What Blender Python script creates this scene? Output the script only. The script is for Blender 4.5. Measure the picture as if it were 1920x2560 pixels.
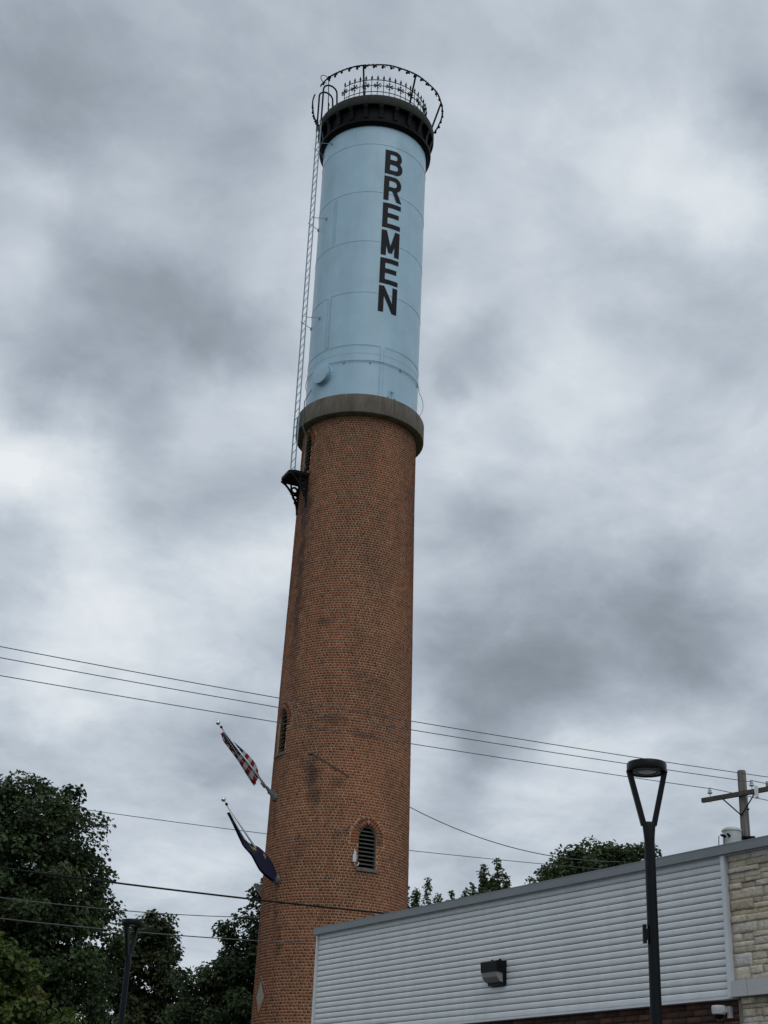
import bpy, math, random
import numpy as np
from mathutils import Vector, Matrix

for o in list(bpy.data.objects):
    bpy.data.objects.remove(o)
S = bpy.context.scene
COL = S.collection
R = math.radians
random.seed(7)
RNG = np.random.default_rng(11)

# ------------------------------------------------------------------ camera
cam_d = bpy.data.cameras.new('camera')
cam = bpy.data.objects.new('camera', cam_d)
COL.objects.link(cam)
cr = Vector((0.9989955, -0.0189938, 0.0405852))
cu = Vector((-0.0448098, -0.4234504, 0.9048104))
cf = Vector((0.0, 0.9057201, 0.4238762))
m = Matrix(((cr.x, cu.x, -cf.x, 0), (cr.y, cu.y, -cf.y, 0), (cr.z, cu.z, -cf.z, 1.6), (0, 0, 0, 1)))
cam.matrix_world = m
cam_d.sensor_fit = 'VERTICAL'
cam_d.sensor_height = 24.0
cam_d.sensor_width = 18.0
cam_d.lens = 24.0 * 3551.0 / 2560.0
cam_d.clip_start = 0.1
cam_d.clip_end = 4000
S.camera = cam
S.render.resolution_x = 768
S.render.resolution_y = 1024

# ------------------------------------------------------------------ world
W = bpy.data.worlds.new('World')
S.world = W
W.use_nodes = True
nt = W.node_tree
nt.nodes.clear()


def N(t, kind, **kw):
    n = t.nodes.new(kind)
    for k, v in kw.items():
        if k == 'inp':
            for i, val in v.items():
                if hasattr(val, 'is_output'):
                    t.links.new(val, n.inputs[i])
                else:
                    n.inputs[i].default_value = val
        else:
            setattr(n, k, v)
    return n


SUN_EL, SUN_AZ = R(55), R(160)      # azimuth clockwise from +Y
out = N(nt, 'ShaderNodeOutputWorld')
bg = N(nt, 'ShaderNodeBackground', inp={1: 0.1})
nt.links.new(bg.outputs[0], out.inputs[0])
sky = N(nt, 'ShaderNodeTexSky', sky_type='NISHITA', sun_disc=False, sun_elevation=SUN_EL, sun_rotation=SUN_AZ)
tc = N(nt, 'ShaderNodeTexCoord')
D0 = tc.outputs['Generated']
wn = N(nt, 'ShaderNodeTexNoise', inp={'Vector': D0, 'Scale': 6.0, 'Detail': 6.0, 'Roughness': 0.55})
w1 = N(nt, 'ShaderNodeVectorMath', operation='SUBTRACT', inp={0: wn.outputs['Color'], 1: (0.5, 0.5, 0.5)})
w2 = N(nt, 'ShaderNodeVectorMath', operation='SCALE', inp={0: w1.outputs[0], 'Scale': 0.13})
w3 = N(nt, 'ShaderNodeVectorMath', operation='ADD', inp={0: D0, 1: w2.outputs[0]})
BL = [(-0.218,0.716,0.663,0.065,-0.8),(-0.109,0.75,0.652,0.051,-0.5),(-0.246,0.768,0.592,0.025,0.4),(-0.175,0.778,0.604,0.042,0.4),(-0.148,0.808,0.571,0.065,-0.45),(-0.173,0.839,0.515,0.059,-0.5),(-0.106,0.841,0.53,0.037,-0.45),(-0.225,0.848,0.48,0.031,-0.35),(-0.25,0.856,0.452,0.039,0.7),(-0.117,0.87,0.479,0.034,0.35),(-0.252,0.805,0.537,0.025,0.3),(-0.232,0.874,0.428,0.039,0.75),(-0.128,0.899,0.418,0.042,-0.55),(-0.242,0.89,0.386,0.035,-0.35),(-0.151,0.915,0.373,0.062,0.7),(-0.071,0.92,0.386,0.025,0.5),(-0.218,0.933,0.287,0.025,0.75),(-0.119,0.958,0.263,0.039,-0.65),(-0.222,0.939,0.264,0.031,-0.35),(-0.198,0.918,0.344,0.039,0.5),(0.087,0.724,0.684,0.031,-0.25),(0.216,0.696,0.685,0.037,-0.4),(0.237,0.727,0.645,0.035,-0.5),(0.192,0.754,0.628,0.042,0.6),(0.229,0.769,0.597,0.028,0.6),(0.116,0.784,0.611,0.056,0.4),(0.078,0.846,0.527,0.030,-0.5),(0.049,0.863,0.502,0.013,-0.5),(0.053,0.832,0.552,0.024,0.4),(0.123,0.849,0.514,0.039,0.35),(0.051,0.879,0.474,0.031,0.45),(0.241,0.853,0.463,0.031,0.4),(0.063,0.91,0.41,0.027,-0.4),(0.057,0.926,0.372,0.025,0.25),(0.156,0.927,0.341,0.048,-0.75),(0.075,0.942,0.326,0.045,-0.8),(0.212,0.912,0.352,0.045,-0.5),(0.098,0.954,0.283,0.037,-0.6),(0.055,0.966,0.254,0.03,-0.35),(0.137,0.952,0.274,0.014,0.3),(0.114,0.964,0.241,0.042,0.4),(0.194,0.939,0.283,0.034,0.15),(-0.129,0.968,0.215,0.042,0.3)]
acc = None
for (x, y, z, r, a) in BL:
    ds = N(nt, 'ShaderNodeVectorMath', operation='DISTANCE', inp={0: w3.outputs[0], 1: (x, y, z)})
    mr = N(nt, 'ShaderNodeMapRange', interpolation_type='SMOOTHERSTEP', inp={0: ds.outputs['Value'], 1: 0.0, 2: r * 2.0, 3: a, 4: 0.0})
    if acc is None:
        acc = mr.outputs[0]
    else:
        acc = N(nt, 'ShaderNodeMath', operation='ADD', inp={0: acc, 1: mr.outputs[0]}).outputs[0]
# cloud layer seen in perspective: project the direction on a flat deck
sep = N(nt, 'ShaderNodeSeparateXYZ', inp={0: D0})
zz = N(nt, 'ShaderNodeMath', operation='ABSOLUTE', inp={0: sep.outputs[2]})
zz = N(nt, 'ShaderNodeMath', operation='ADD', inp={0: zz.outputs[0], 1: 0.22})
px = N(nt, 'ShaderNodeMath', operation='DIVIDE', inp={0: sep.outputs[0], 1: zz.outputs[0]})
py = N(nt, 'ShaderNodeMath', operation='DIVIDE', inp={0: sep.outputs[1], 1: zz.outputs[0]})
pv0 = N(nt, 'ShaderNodeCombineXYZ', inp={0: px.outputs[0], 1: py.outputs[0], 2: 3.1})
pw = N(nt, 'ShaderNodeTexNoise', inp={'Vector': pv0.outputs[0], 'Scale': 3.2, 'Detail': 4.0, 'Roughness': 0.5})
pw1 = N(nt, 'ShaderNodeVectorMath', operation='SUBTRACT', inp={0: pw.outputs['Color'], 1: (0.5, 0.5, 0.5)})
pw2 = N(nt, 'ShaderNodeVectorMath', operation='SCALE', inp={0: pw1.outputs[0], 'Scale': 0.16})
pw3 = N(nt, 'ShaderNodeVectorMath', operation='ADD', inp={0: pv0.outputs[0], 1: pw2.outputs[0]})
pv = N(nt, 'ShaderNodeMapping', inp={0: pw3.outputs[0], 2: (0, 0, R(-30)), 3: (1.0, 0.9, 1.0)})
f1 = N(nt, 'ShaderNodeTexNoise', inp={'Vector': pv.outputs[0], 'Scale': 4.0, 'Detail': 8.0, 'Roughness': 0.55, 'Distortion': 0.0})
f2 = N(nt, 'ShaderNodeTexNoise', inp={'Vector': pv.outputs[0], 'Scale': 10.0, 'Detail': 9.0, 'Roughness': 0.6, 'Distortion': 0.0})
n1 = N(nt, 'ShaderNodeMath', operation='MULTIPLY_ADD', inp={0: f1.outputs[0], 1: 0.62, 2: -0.31})
n2 = N(nt, 'ShaderNodeMath', operation='MULTIPLY_ADD', inp={0: f2.outputs[0], 1: 0.42, 2: -0.21})
s1 = N(nt, 'ShaderNodeMath', operation='ADD', inp={0: n1.outputs[0], 1: n2.outputs[0]})
s2 = N(nt, 'ShaderNodeMath', operation='MULTIPLY_ADD', inp={0: acc, 1: 0.38, 2: 0.60})
s3 = N(nt, 'ShaderNodeMath', operation='ADD', inp={0: s1.outputs[0], 1: s2.outputs[0]})
rp = N(nt, 'ShaderNodeValToRGB', inp={0: s3.outputs[0]})
rp.color_ramp.interpolation = 'B_SPLINE'
el = rp.color_ramp.elements
el[0].position, el[0].color = 0.02, (0.190, 0.225, 0.265, 1)
el[1].position, el[1].color = 0.98, (0.82, 0.86, 0.885, 1)
for p, c in ((0.3, (0.298, 0.346, 0.402, 1)), (0.52, (0.437, 0.498, 0.572, 1)), (0.74, (0.605, 0.665, 0.73, 1))):
    e = el.new(p)
    e.color = c
cl = N(nt, 'ShaderNodeVectorMath', operation='SCALE', inp={0: rp.outputs[0], 'Scale': 10.0})
mx = N(nt, 'ShaderNodeMixRGB', inp={0: 0.97, 1: sky.outputs[0], 2: cl.outputs[0]})
nt.links.new(mx.outputs[0], bg.inputs[0])

sun_d = bpy.data.lights.new('sun', 'SUN')
sun_d.energy = 0.8
sun_d.angle = R(50)
sun_d.color = (1.0, 0.97, 0.93)
sun = bpy.data.objects.new('sun', sun_d)
COL.objects.link(sun)
sv = Vector((math.sin(SUN_AZ) * math.cos(SUN_EL), math.cos(SUN_AZ) * math.cos(SUN_EL), math.sin(SUN_EL)))
sun.rotation_euler = sv.to_track_quat('Z', 'Y').to_euler()
S.view_settings.view_transform = 'Standard'
S.view_settings.look = 'None'
S.view_settings.exposure = 0.0
S.view_settings.gamma = 1.0
S.view_settings.use_curve_mapping = False


# ------------------------------------------------------------------ helpers
def new_mat(name):
    mt = bpy.data.materials.new(name)
    mt.use_nodes = True
    t = mt.node_tree
    b = t.nodes['Principled BSDF']
    return mt, t, b


def mat(name, col, rough=0.6, metal=0.0, var=0.15, scale=6.0, stretch=(1, 1, 1), bump=0.0, bscale=40.0, spec=0.5):
    """plain paint / metal / stone with noise variation in colour and fine relief"""
    mt, t, b = new_mat(name)
    g = N(t, 'ShaderNodeNewGeometry')
    mp = N(t, 'ShaderNodeMapping', inp={0: g.outputs['Position'], 3: stretch})
    nz = N(t, 'ShaderNodeTexNoise', inp={'Vector': mp.outputs[0], 'Scale': scale, 'Detail': 6.0, 'Roughness': 0.6})
    k = N(t, 'ShaderNodeMapRange', inp={0: nz.outputs[0], 1: 0.3, 2: 0.7, 3: 1 - var, 4: 1 + var})
    c = N(t, 'ShaderNodeVectorMath', operation='SCALE', inp={0: (*col, ), 'Scale': k.outputs[0]})
    t.links.new(c.outputs[0], b.inputs['Base Color'])
    b.inputs['Roughness'].default_value = rough
    b.inputs['Metallic'].default_value = metal
    b.inputs['Specular IOR Level'].default_value = spec
    if bump:
        n2 = N(t, 'ShaderNodeTexNoise', inp={'Vector': g.outputs['Position'], 'Scale': bscale, 'Detail': 5.0})
        bp = N(t, 'ShaderNodeBump', inp={'Strength': bump, 'Distance': 0.02, 'Height': n2.outputs[0]})
        t.links.new(bp.outputs[0], b.inputs['Normal'])
    return mt


class MB:
    def __init__(s):
        s.v, s.f, s.mi = [], [], []

    def add(s, vs, fs, mi=0):
        o = len(s.v)
        s.v += [tuple(p) for p in vs]
        s.f += [tuple(i + o for i in f) for f in fs]
        s.mi += [mi] * len(fs)
        return s

    def box(s, c, size, rot=None, mi=0):
        hx, hy, hz = size[0] / 2, size[1] / 2, size[2] / 2
        vs = [Vector((x, y, z)) for z in (-hz, hz) for y in (-hy, hy) for x in (-hx, hx)]
        if rot is not None:
            vs = [rot @ p for p in vs]
        c = Vector(c)
        return s.add([p + c for p in vs], [(0, 2, 3, 1), (4, 5, 7, 6), (0, 1, 5, 4), (2, 6, 7, 3), (0, 4, 6, 2), (1, 3, 7, 5)], mi)

    def bar(s, a, b, w, h, up=(0, 0, 1), mi=0):
        a, b = Vector(a), Vector(b)
        x = (b - a)
        L = x.length
        x.normalize()
        up = Vector(up)
        y = up.cross(x)
        if y.length < 1e-4:
            y = Vector((1, 0, 0)).cross(x)
        y.normalize()
        z = x.cross(y)
        rt = Matrix((x, y, z)).transposed()
        return s.box((a + b) / 2, (L, w, h), rt, mi)

    def tube(s, pts, r, n=8, caps=True, mi=0, closed=False):
        pts = [Vector(p) for p in pts]
        k = len(pts)
        rs = r if isinstance(r, (list, tuple)) else [r] * k
        vs, prev = [], None
        for i, p in enumerate(pts):
            if closed:
                t = pts[(i + 1) % k] - pts[i - 1]
            else:
                t = pts[min(i + 1, k - 1)] - pts[max(i - 1, 0)]
            t.normalize()
            if prev is None:
                u = t.orthogonal().normalized()
            else:
                u = (prev - t * prev.dot(t))
                u = u.normalized() if u.length > 1e-6 else t.orthogonal().normalized()
            prev = u
            w = t.cross(u)
            for j in range(n):
                a = 2 * math.pi * j / n
                vs.append(p + (u * math.cos(a) + w * math.sin(a)) * rs[i])
        fs = []
        for i in range(k if closed else k - 1):
            i2 = (i + 1) % k
            for j in range(n):
                j2 = (j + 1) % n
                fs.append((i * n + j, i * n + j2, i2 * n + j2, i2 * n + j))
        if caps and not closed:
            fs.append(tuple(reversed(range(n))))
            fs.append(tuple((k - 1) * n + j for j in range(n)))
        return s.add(vs, fs, mi)

    def lathe(s, prof, n=64, c=(0, 0, 0), axis=None, mi=0):
        """prof: list of (r, h); revolved round z (or axis matrix)"""
        vs, fs = [], []
        c = Vector(c)
        for (r, h) in prof:
            for j in range(n):
                a = 2 * math.pi * j / n
                p = Vector((r * math.cos(a), r * math.sin(a), h))
                vs.append((axis @ p if axis is not None else p) + c)
        for i in range(len(prof) - 1):
            for j in range(n):
                j2 = (j + 1) % n
                fs.append((i * n + j, i * n + j2, (i + 1) * n + j2, (i + 1) * n + j))
        return s.add(vs, fs, mi)

    def build(s, name, mats, parent=None, smooth=False):
        me = bpy.data.meshes.new(name)
        me.from_pydata(s.v, [], s.f)
        if not isinstance(mats, (list, tuple)):
            mats = [mats]
        for q in mats:
            me.materials.append(q)
        if len(mats) > 1:
            me.polygons.foreach_set('material_index', s.mi)
        if smooth:
            me.shade_smooth() if smooth is True else me.shade_smooth()
            if smooth is not True:
                try:
                    me.set_sharp_from_angle(angle=R(smooth))
                except Exception:
                    pass
        me.update()
        return link(name, me, parent)


def link(name, data, parent=None):
    o = bpy.data.objects.new(name, data)
    COL.objects.link(o)
    if parent is not None:
        o.parent = parent
    return o


def thing(name, label, cat, loc=(0, 0, 0), rz=0.0, group=None):
    o = bpy.data.objects.new(name, None)
    o.empty_display_size = 0.3
    COL.objects.link(o)
    o.location = loc
    o.rotation_euler = (0, 0, rz)
    return tag(o, label, cat, group)


def tag(o, label, cat, group=None):
    o['label'] = label
    o['category'] = cat
    if group:
        o['group'] = group
    return o


def np_mesh(name, V, F, mats, tint=None, parent=None, nv=4):
    """V (n,3), F (m,nv) -> object; tint (m,3) per face"""
    me = bpy.data.meshes.new(name)
    me.vertices.add(len(V))
    me.vertices.foreach_set('co', np.asarray(V, np.float32).ravel())
    m_ = len(F)
    me.loops.add(m_ * nv)
    me.loops.foreach_set('vertex_index', np.asarray(F, np.int32).ravel())
    me.polygons.add(m_)
    me.polygons.foreach_set('loop_start', np.arange(0, m_ * nv, nv, dtype=np.int32))
    me.polygons.foreach_set('loop_total', np.full(m_, nv, np.int32))
    me.update(calc_edges=True)
    for q in (mats if isinstance(mats, (list, tuple)) else [mats]):
        me.materials.append(q)
    if tint is not None:
        at = me.attributes.new('tint', 'FLOAT_COLOR', 'FACE')
        c = np.ones((m_, 4), np.float32)
        c[:, :3] = tint
        at.data.foreach_set('color', c.ravel())
    return link(name, me, parent)


# ------------------------------------------------------------------ materials
TX, TY = -0.895, 40.690         # tower axis
T_ROT = R(1.26)


def cyl(th, r, z):
    """tower-local point: th in degrees from the side facing the street, + to the right"""
    a = R(th)
    return Vector((r * math.sin(a), -r * math.cos(a), z))


def cylw(th, r, z):
    p = cyl(th, r, z)
    c, s = math.cos(T_ROT), math.sin(T_ROT)
    return Vector((TX + c * p.x - s * p.y, TY + s * p.x + c * p.y, z))


def soot(t):
    """weather stains with a shape of their own on the brick shaft: returns a 0..1 value socket"""
    g = N(t, 'ShaderNodeNewGeometry')
    nz = N(t, 'ShaderNodeTexNoise', inp={'Vector': g.outputs['Position'], 'Scale': 2.2, 'Detail': 6.0, 'Roughness': 0.65})
    a = N(t, 'ShaderNodeVectorMath', operation='SUBTRACT', inp={0: nz.outputs['Color'], 1: (0.5, 0.5, 0.5)})
    a = N(t, 'ShaderNodeVectorMath', operation='SCALE', inp={0: a.outputs[0], 'Scale': 0.9})
    p = N(t, 'ShaderNodeVectorMath', operation='ADD', inp={0: g.outputs['Position'], 1: a.outputs[0]})
    acc = None
    spots = [(-56, 20.2, .34, 1.3, .9), (-55, 18.6, .28, 1.5, .85), (-55, 17.0, .24, 1.6, .7), (-55, 15.4, .25, 1.2, .4),
             (-26, 11.7, .28, .5, .75), (-20, 11.1, .22, .5, .6), (-4, 11.3, .3, .22, .5), (-50, 8.0, .14, .9, .6),
             (-63, 10.4, .14, .7, .55), (-46, 7.2, .2, .6, .5), (-12, 13.2, .5, .2, .5), (14, 12.9, .45, .16, .45),
             (10, 14.6, .35, .2, .35), (-20, 16.2, .4, .22, .45), (27, 14.3, .5, .25, .3), (0, 10.0, .3, .2, .35), (-30, 9.6, .3, .5, .3)]
    for (th, z, rx, rz, k) in spots:
        c = cylw(th, 2.0, z)
        d = N(t, 'ShaderNodeVectorMath', operation='SUBTRACT', inp={0: p.outputs[0], 1: c})
        d = N(t, 'ShaderNodeVectorMath', operation='MULTIPLY', inp={0: d.outputs[0], 1: (1 / rx, 1 / rx, 1 / rz)})
        d = N(t, 'ShaderNodeVectorMath', operation='LENGTH', inp={0: d.outputs[0]})
        mr_ = N(t, 'ShaderNodeMapRange', interpolation_type='SMOOTHSTEP', inp={0: d.outputs['Value'], 1: 0.2, 2: 1.35, 3: k, 4: 0.0})
        acc = mr_.outputs[0] if acc is None else N(t, 'ShaderNodeMath', operation='MAXIMUM', inp={0: acc, 1: mr_.outputs[0]}).outputs[0]
    mp = N(t, 'ShaderNodeMapping', inp={0: g.outputs['Position'], 3: (0.9, 0.9, 0.35)})
    n2 = N(t, 'ShaderNodeTexNoise', inp={'Vector': mp.outputs[0], 'Scale': 1.9, 'Detail': 8.0, 'Roughness': 0.66})
    m2 = N(t, 'ShaderNodeMapRange', inp={0: n2.outputs[0], 1: 0.45, 2: 0.78, 3: 0.0, 4: 0.36})
    return N(t, 'ShaderNodeMath', operation='MAXIMUM', inp={0: acc, 1: m2.outputs[0]}).outputs[0], g


def brick_mat():
    mt, t, b = new_mat('fired brick')
    at = N(t, 'ShaderNodeAttribute', attribute_name='tint')
    st, g = soot(t)
    n = N(t, 'ShaderNodeTexNoise', inp={'Vector': g.outputs['Position'], 'Scale': 60.0, 'Detail': 4.0})
    k = N(t, 'ShaderNodeMapRange', inp={0: n.outputs[0], 1: 0.3, 2: 0.7, 3: 0.75, 4: 1.25})
    c = N(t, 'ShaderNodeVectorMath', operation='SCALE', inp={0: at.outputs['Color'], 'Scale': k.outputs[0]})
    mx_ = N(t, 'ShaderNodeMixRGB', inp={0: st, 1: c.outputs[0], 2: (0.05, 0.04, 0.034, 1)})
    t.links.new(mx_.outputs[0], b.inputs['Base Color'])
    b.inputs['Roughness'].default_value = 0.9
    b.inputs['Specular IOR Level'].default_value = 0.25
    bp = N(t, 'ShaderNodeBump', inp={'Strength': 0.4, 'Distance': 0.01, 'Height': n.outputs[0]})
    t.links.new(bp.outputs[0], b.inputs['Normal'])
    return mt


def mortar_mat():
    mt, t, b = new_mat('lime mortar')
    st, g = soot(t)
    n = N(t, 'ShaderNodeTexNoise', inp={'Vector': g.outputs['Position'], 'Scale': 7.0, 'Detail': 7.0})
    rpm = N(t, 'ShaderNodeValToRGB', inp={0: n.outputs[0]})
    rpm.color_ramp.elements[0].position = 0.3
    rpm.color_ramp.elements[0].color = (0.33, 0.212, 0.136, 1)
    rpm.color_ramp.elements[1].position = 0.7
    rpm.color_ramp.elements[1].color = (0.52, 0.352, 0.236, 1)
    sm = N(t, 'ShaderNodeMath', operation='MULTIPLY', inp={0: st, 1: 1.25})
    sm.use_clamp = True
    mx_ = N(t, 'ShaderNodeMixRGB', inp={0: sm.outputs[0], 1: rpm.outputs[0], 2: (0.075, 0.058, 0.046, 1)})
    t.links.new(mx_.outputs[0], b.inputs['Base Color'])
    b.inputs['Roughness'].default_value = 0.95
    return mt


def tank_mat():
    mt, t, b = new_mat('pale blue tank paint')
    g = N(t, 'ShaderNodeNewGeometry')
    mp = N(t, 'ShaderNodeMapping', inp={0: g.outputs['Position'], 3: (3, 3, 0.3)})
    n = N(t, 'ShaderNodeTexNoise', inp={'Vector': mp.outputs[0], 'Scale': 1.0, 'Detail': 7.0, 'Roughness': 0.65})
    n2 = N(t, 'ShaderNodeTexNoise', inp={'Vector': g.outputs['Position'], 'Scale': 1.1, 'Detail': 6.0, 'Roughness': 0.6})
    rp1 = N(t, 'ShaderNodeMapRange', inp={0: n.outputs[0], 1: 0.45, 2: 0.85, 3: 0.0, 4: 0.32})
    rp2 = N(t, 'ShaderNodeMapRange', inp={0: n2.outputs[0], 1: 0.3, 2: 0.7, 3: 0.90, 4: 1.08})
    c = N(t, 'ShaderNodeVectorMath', operation='SCALE', inp={0: (0.385, 0.565, 0.69), 'Scale': rp2.outputs[0]})
    mx_ = N(t, 'ShaderNodeMixRGB', inp={0: rp1.outputs[0], 1: c.outputs[0], 2: (0.26, 0.36, 0.42, 1)})
    n3 = N(t, 'ShaderNodeTexNoise', inp={'Vector': g.outputs['Position'], 'Scale': 5.5, 'Detail': 5.0, 'Roughness': 0.7})
    sp = N(t, 'ShaderNodeMapRange', inp={0: n3.outputs[0], 1: 0.70, 2: 0.76, 3: 0.0, 4: 0.75})
    mx2 = N(t, 'ShaderNodeMixRGB', inp={0: sp.outputs[0], 1: mx_.outputs[0], 2: (0.16, 0.20, 0.22, 1)})
    t.links.new(mx2.outputs[0], b.inputs['Base Color'])
    b.inputs['Roughness'].default_value = 0.38
    bp = N(t, 'ShaderNodeBump', inp={'Strength': 0.15, 'Distance': 0.05, 'Height': n2.outputs[0]})
    t.links.new(bp.outputs[0], b.inputs['Normal'])
    return mt


def concrete_mat(name, c0, c1, sx=5, sz=0.5):
    mt, t, b = new_mat(name)
    g = N(t, 'ShaderNodeNewGeometry')
    mp = N(t, 'ShaderNodeMapping', inp={0: g.outputs['Position'], 3: (sx, sx, sz)})
    n = N(t, 'ShaderNodeTexNoise', inp={'Vector': mp.outputs[0], 'Scale': 1.5, 'Detail': 8.0, 'Roughness': 0.68})
    r_ = N(t, 'ShaderNodeValToRGB', inp={0: n.outputs[0]})
    r_.color_ramp.elements[0].position, r_.color_ramp.elements[0].color = 0.32, (*c0, 1)
    r_.color_ramp.elements[1].position, r_.color_ramp.elements[1].color = 0.66, (*c1, 1)
    t.links.new(r_.outputs[0], b.inputs['Base Color'])
    b.inputs['Roughness'].default_value = 0.92
    n2 = N(t, 'ShaderNodeTexNoise', inp={'Vector': g.outputs['Position'], 'Scale': 30.0, 'Detail': 5.0})
    bp = N(t, 'ShaderNodeBump', inp={'Strength': 0.35, 'Distance': 0.02, 'Height': n2.outputs[0]})
    t.links.new(bp.outputs[0], b.inputs['Normal'])
    return mt


def tint_mat(name, rough=0.85, grain=30.0, amp=0.25, bump=0.4, scale_bump=25.0):
    mt, t, b = new_mat(name)
    at = N(t, 'ShaderNodeAttribute', attribute_name='tint')
    g = N(t, 'ShaderNodeNewGeometry')
    n = N(t, 'ShaderNodeTexNoise', inp={'Vector': g.outputs['Position'], 'Scale': grain, 'Detail': 6.0, 'Roughness': 0.65})
    k = N(t, 'ShaderNodeMapRange', inp={0: n.outputs[0], 1: 0.3, 2: 0.7, 3: 1 - amp, 4: 1 + amp})
    c = N(t, 'ShaderNodeVectorMath', operation='SCALE', inp={0: at.outputs['Color'], 'Scale': k.outputs[0]})
    t.links.new(c.outputs[0], b.inputs['Base Color'])
    b.inputs['Roughness'].default_value = rough
    n2 = N(t, 'ShaderNodeTexNoise', inp={'Vector': g.outputs['Position'], 'Scale': scale_bump, 'Detail': 6.0})
    bp = N(t, 'ShaderNodeBump', inp={'Strength': bump, 'Distance': 0.02, 'Height': n2.outputs[0]})
    t.links.new(bp.outputs[0], b.inputs['Normal'])
    return mt


def leaf_mat():
    mt, t, b = new_mat('leaf')
    at = N(t, 'ShaderNodeAttribute', attribute_name='tint')
    t.links.new(at.outputs['Color'], b.inputs['Base Color'])
    b.inputs['Roughness'].default_value = 0.55
    b.inputs['Specular IOR Level'].default_value = 0.3
    tr = N(t, 'ShaderNodeBsdfTranslucent', inp={0: at.outputs['Color']})
    ms = N(t, 'ShaderNodeMixShader', inp={0: 0.3, 1: b.outputs[0], 2: tr.outputs[0]})
    t.links.new(ms.outputs[0], t.nodes['Material Output'].inputs[0])
    return mt


M_BRICK, M_MORTAR, M_TANK = brick_mat(), mortar_mat(), tank_mat()
M_COLLAR = concrete_mat('weathered concrete collar', (0.085, 0.072, 0.056), (0.165, 0.143, 0.115), 2.2, 0.8)
tC = M_COLLAR.node_tree
gC = N(tC, 'ShaderNodeNewGeometry')
mC = N(tC, 'ShaderNodeMapping', inp={0: gC.outputs['Position'], 3: (9, 9, 0.25)})
nC = N(tC, 'ShaderNodeTexNoise', inp={'Vector': mC.outputs[0], 'Scale': 1.2, 'Detail': 5.0, 'Roughness': 0.6})
kC = N(tC, 'ShaderNodeMapRange', inp={0: nC.outputs[0], 1: 0.58, 2: 0.68, 3: 0.0, 4: 0.6})
xC = N(tC, 'ShaderNodeMixRGB', inp={0: kC.outputs[0], 1: tC.nodes['Principled BSDF'].inputs['Base Color'].links[0].from_socket, 2: (0.03, 0.026, 0.022, 1)})
tC.links.new(xC.outputs[0], tC.nodes['Principled BSDF'].inputs['Base Color'])
M_BLACK = mat('black iron paint', (0.006, 0.0065, 0.008), 0.5, 0.0, 0.4, 8, spec=0.08)
M_CORN = mat('dark weathered cornice', (0.030, 0.031, 0.028), 0.75, 0.0, 0.35, 5, (4, 4, 0.7), spec=0.25)
M_LETTER = mat('black letter paint', (0.012, 0.012, 0.014), 0.5, 0.0, 0.3, 10, spec=0.12)
M_BLUE2 = mat('blue ladder paint', (0.24, 0.36, 0.43), 0.5, 0.0, 0.25, 12)
M_LOUV = mat('grey green louvre wood', (0.085, 0.086, 0.070), 0.85, 0.0, 0.3, 10)
M_DARK = mat('dark interior', (0.006, 0.006, 0.007), 0.95, 0.0, 0.1, spec=0.05)
M_SILL = concrete_mat('stone sill', (0.07, 0.065, 0.052), (0.17, 0.155, 0.13), 6, 2)
M_LIME = concrete_mat('pale limestone', (0.30, 0.275, 0.24), (0.42, 0.385, 0.335), 5, 4)
M_STEEL = mat('galvanised steel', (0.33, 0.34, 0.34), 0.45, 0.6, 0.2, 14)
M_DULL = mat('dull grey bracket paint', (0.14, 0.145, 0.14), 0.6, 0.0, 0.2, 14, spec=0.3)
M_ALU = mat('brushed aluminium', (0.55, 0.56, 0.57), 0.35, 0.7, 0.15, 14)
M_CHROME = mat('polished ball', (0.75, 0.76, 0.78), 0.12, 1.0, 0.04, 14)
M_SIDING = mat('grey metal siding paint', (0.70, 0.725, 0.73), 0.42, 0.0, 0.06, 1.2, (5, 5, .7))
M_TRIM = mat('pale grey trim paint', (0.62, 0.65, 0.67), 0.4, 0.0, 0.05, 3)
M_COPING = mat('slate grey coping metal', (0.20, 0.22, 0.23), 0.45, 0.0, 0.08, 2)
M_WALLCORE = mat('dark wall core', (0.05, 0.045, 0.04), 0.95, 0.0, 0.2, 4)
M_STONE = tint_mat('split limestone', 0.9, 22.0, 0.22, 0.7, 38.0)
M_BROWN = tint_mat('brown brick', 0.85, 40.0, 0.25, 0.4, 40.0)
M_LEDGE = mat('smooth cast stone', (0.50, 0.50, 0.50), 0.8, 0.0, 0.06, 30)
M_LAMP = mat('black lamp paint', (0.006, 0.008, 0.009), 0.35, 0.0, 0.2, 6, spec=0.16)
M_LENS = mat('frosted lens', (0.62, 0.62, 0.58), 0.3, 0.0, 0.05, 6)
M_WOOD = concrete_mat('weathered pole wood', (0.085, 0.078, 0.070), (0.21, 0.193, 0.175), 12, 0.5)
M_WOODX = concrete_mat('weathered crossarm wood', (0.045, 0.04, 0.035), (0.115, 0.103, 0.09), 6, 6)
M_CERA = mat('grey porcelain', (0.42, 0.43, 0.42), 0.2, 0.0, 0.1, 10)
M_TRANS = mat('pale grey transformer paint', (0.46, 0.49, 0.48), 0.14, 0.0, 0.12, 4)
M_WHITE = mat('white plastic', (0.62, 0.62, 0.62), 0.4, 0.0, 0.05, 10)
M_WIRE = mat('weathered wire', (0.10, 0.105, 0.105), 0.45, 0.3, 0.15, 6)
M_CABLE = mat('black cable', (0.012, 0.012, 0.014), 0.6, 0.0, 0.15, 6, spec=0.15)
M_BARK = concrete_mat('bark', (0.018, 0.015, 0.012), (0.055, 0.046, 0.037), 10, 2)
M_LEAF = leaf_mat()


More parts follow.
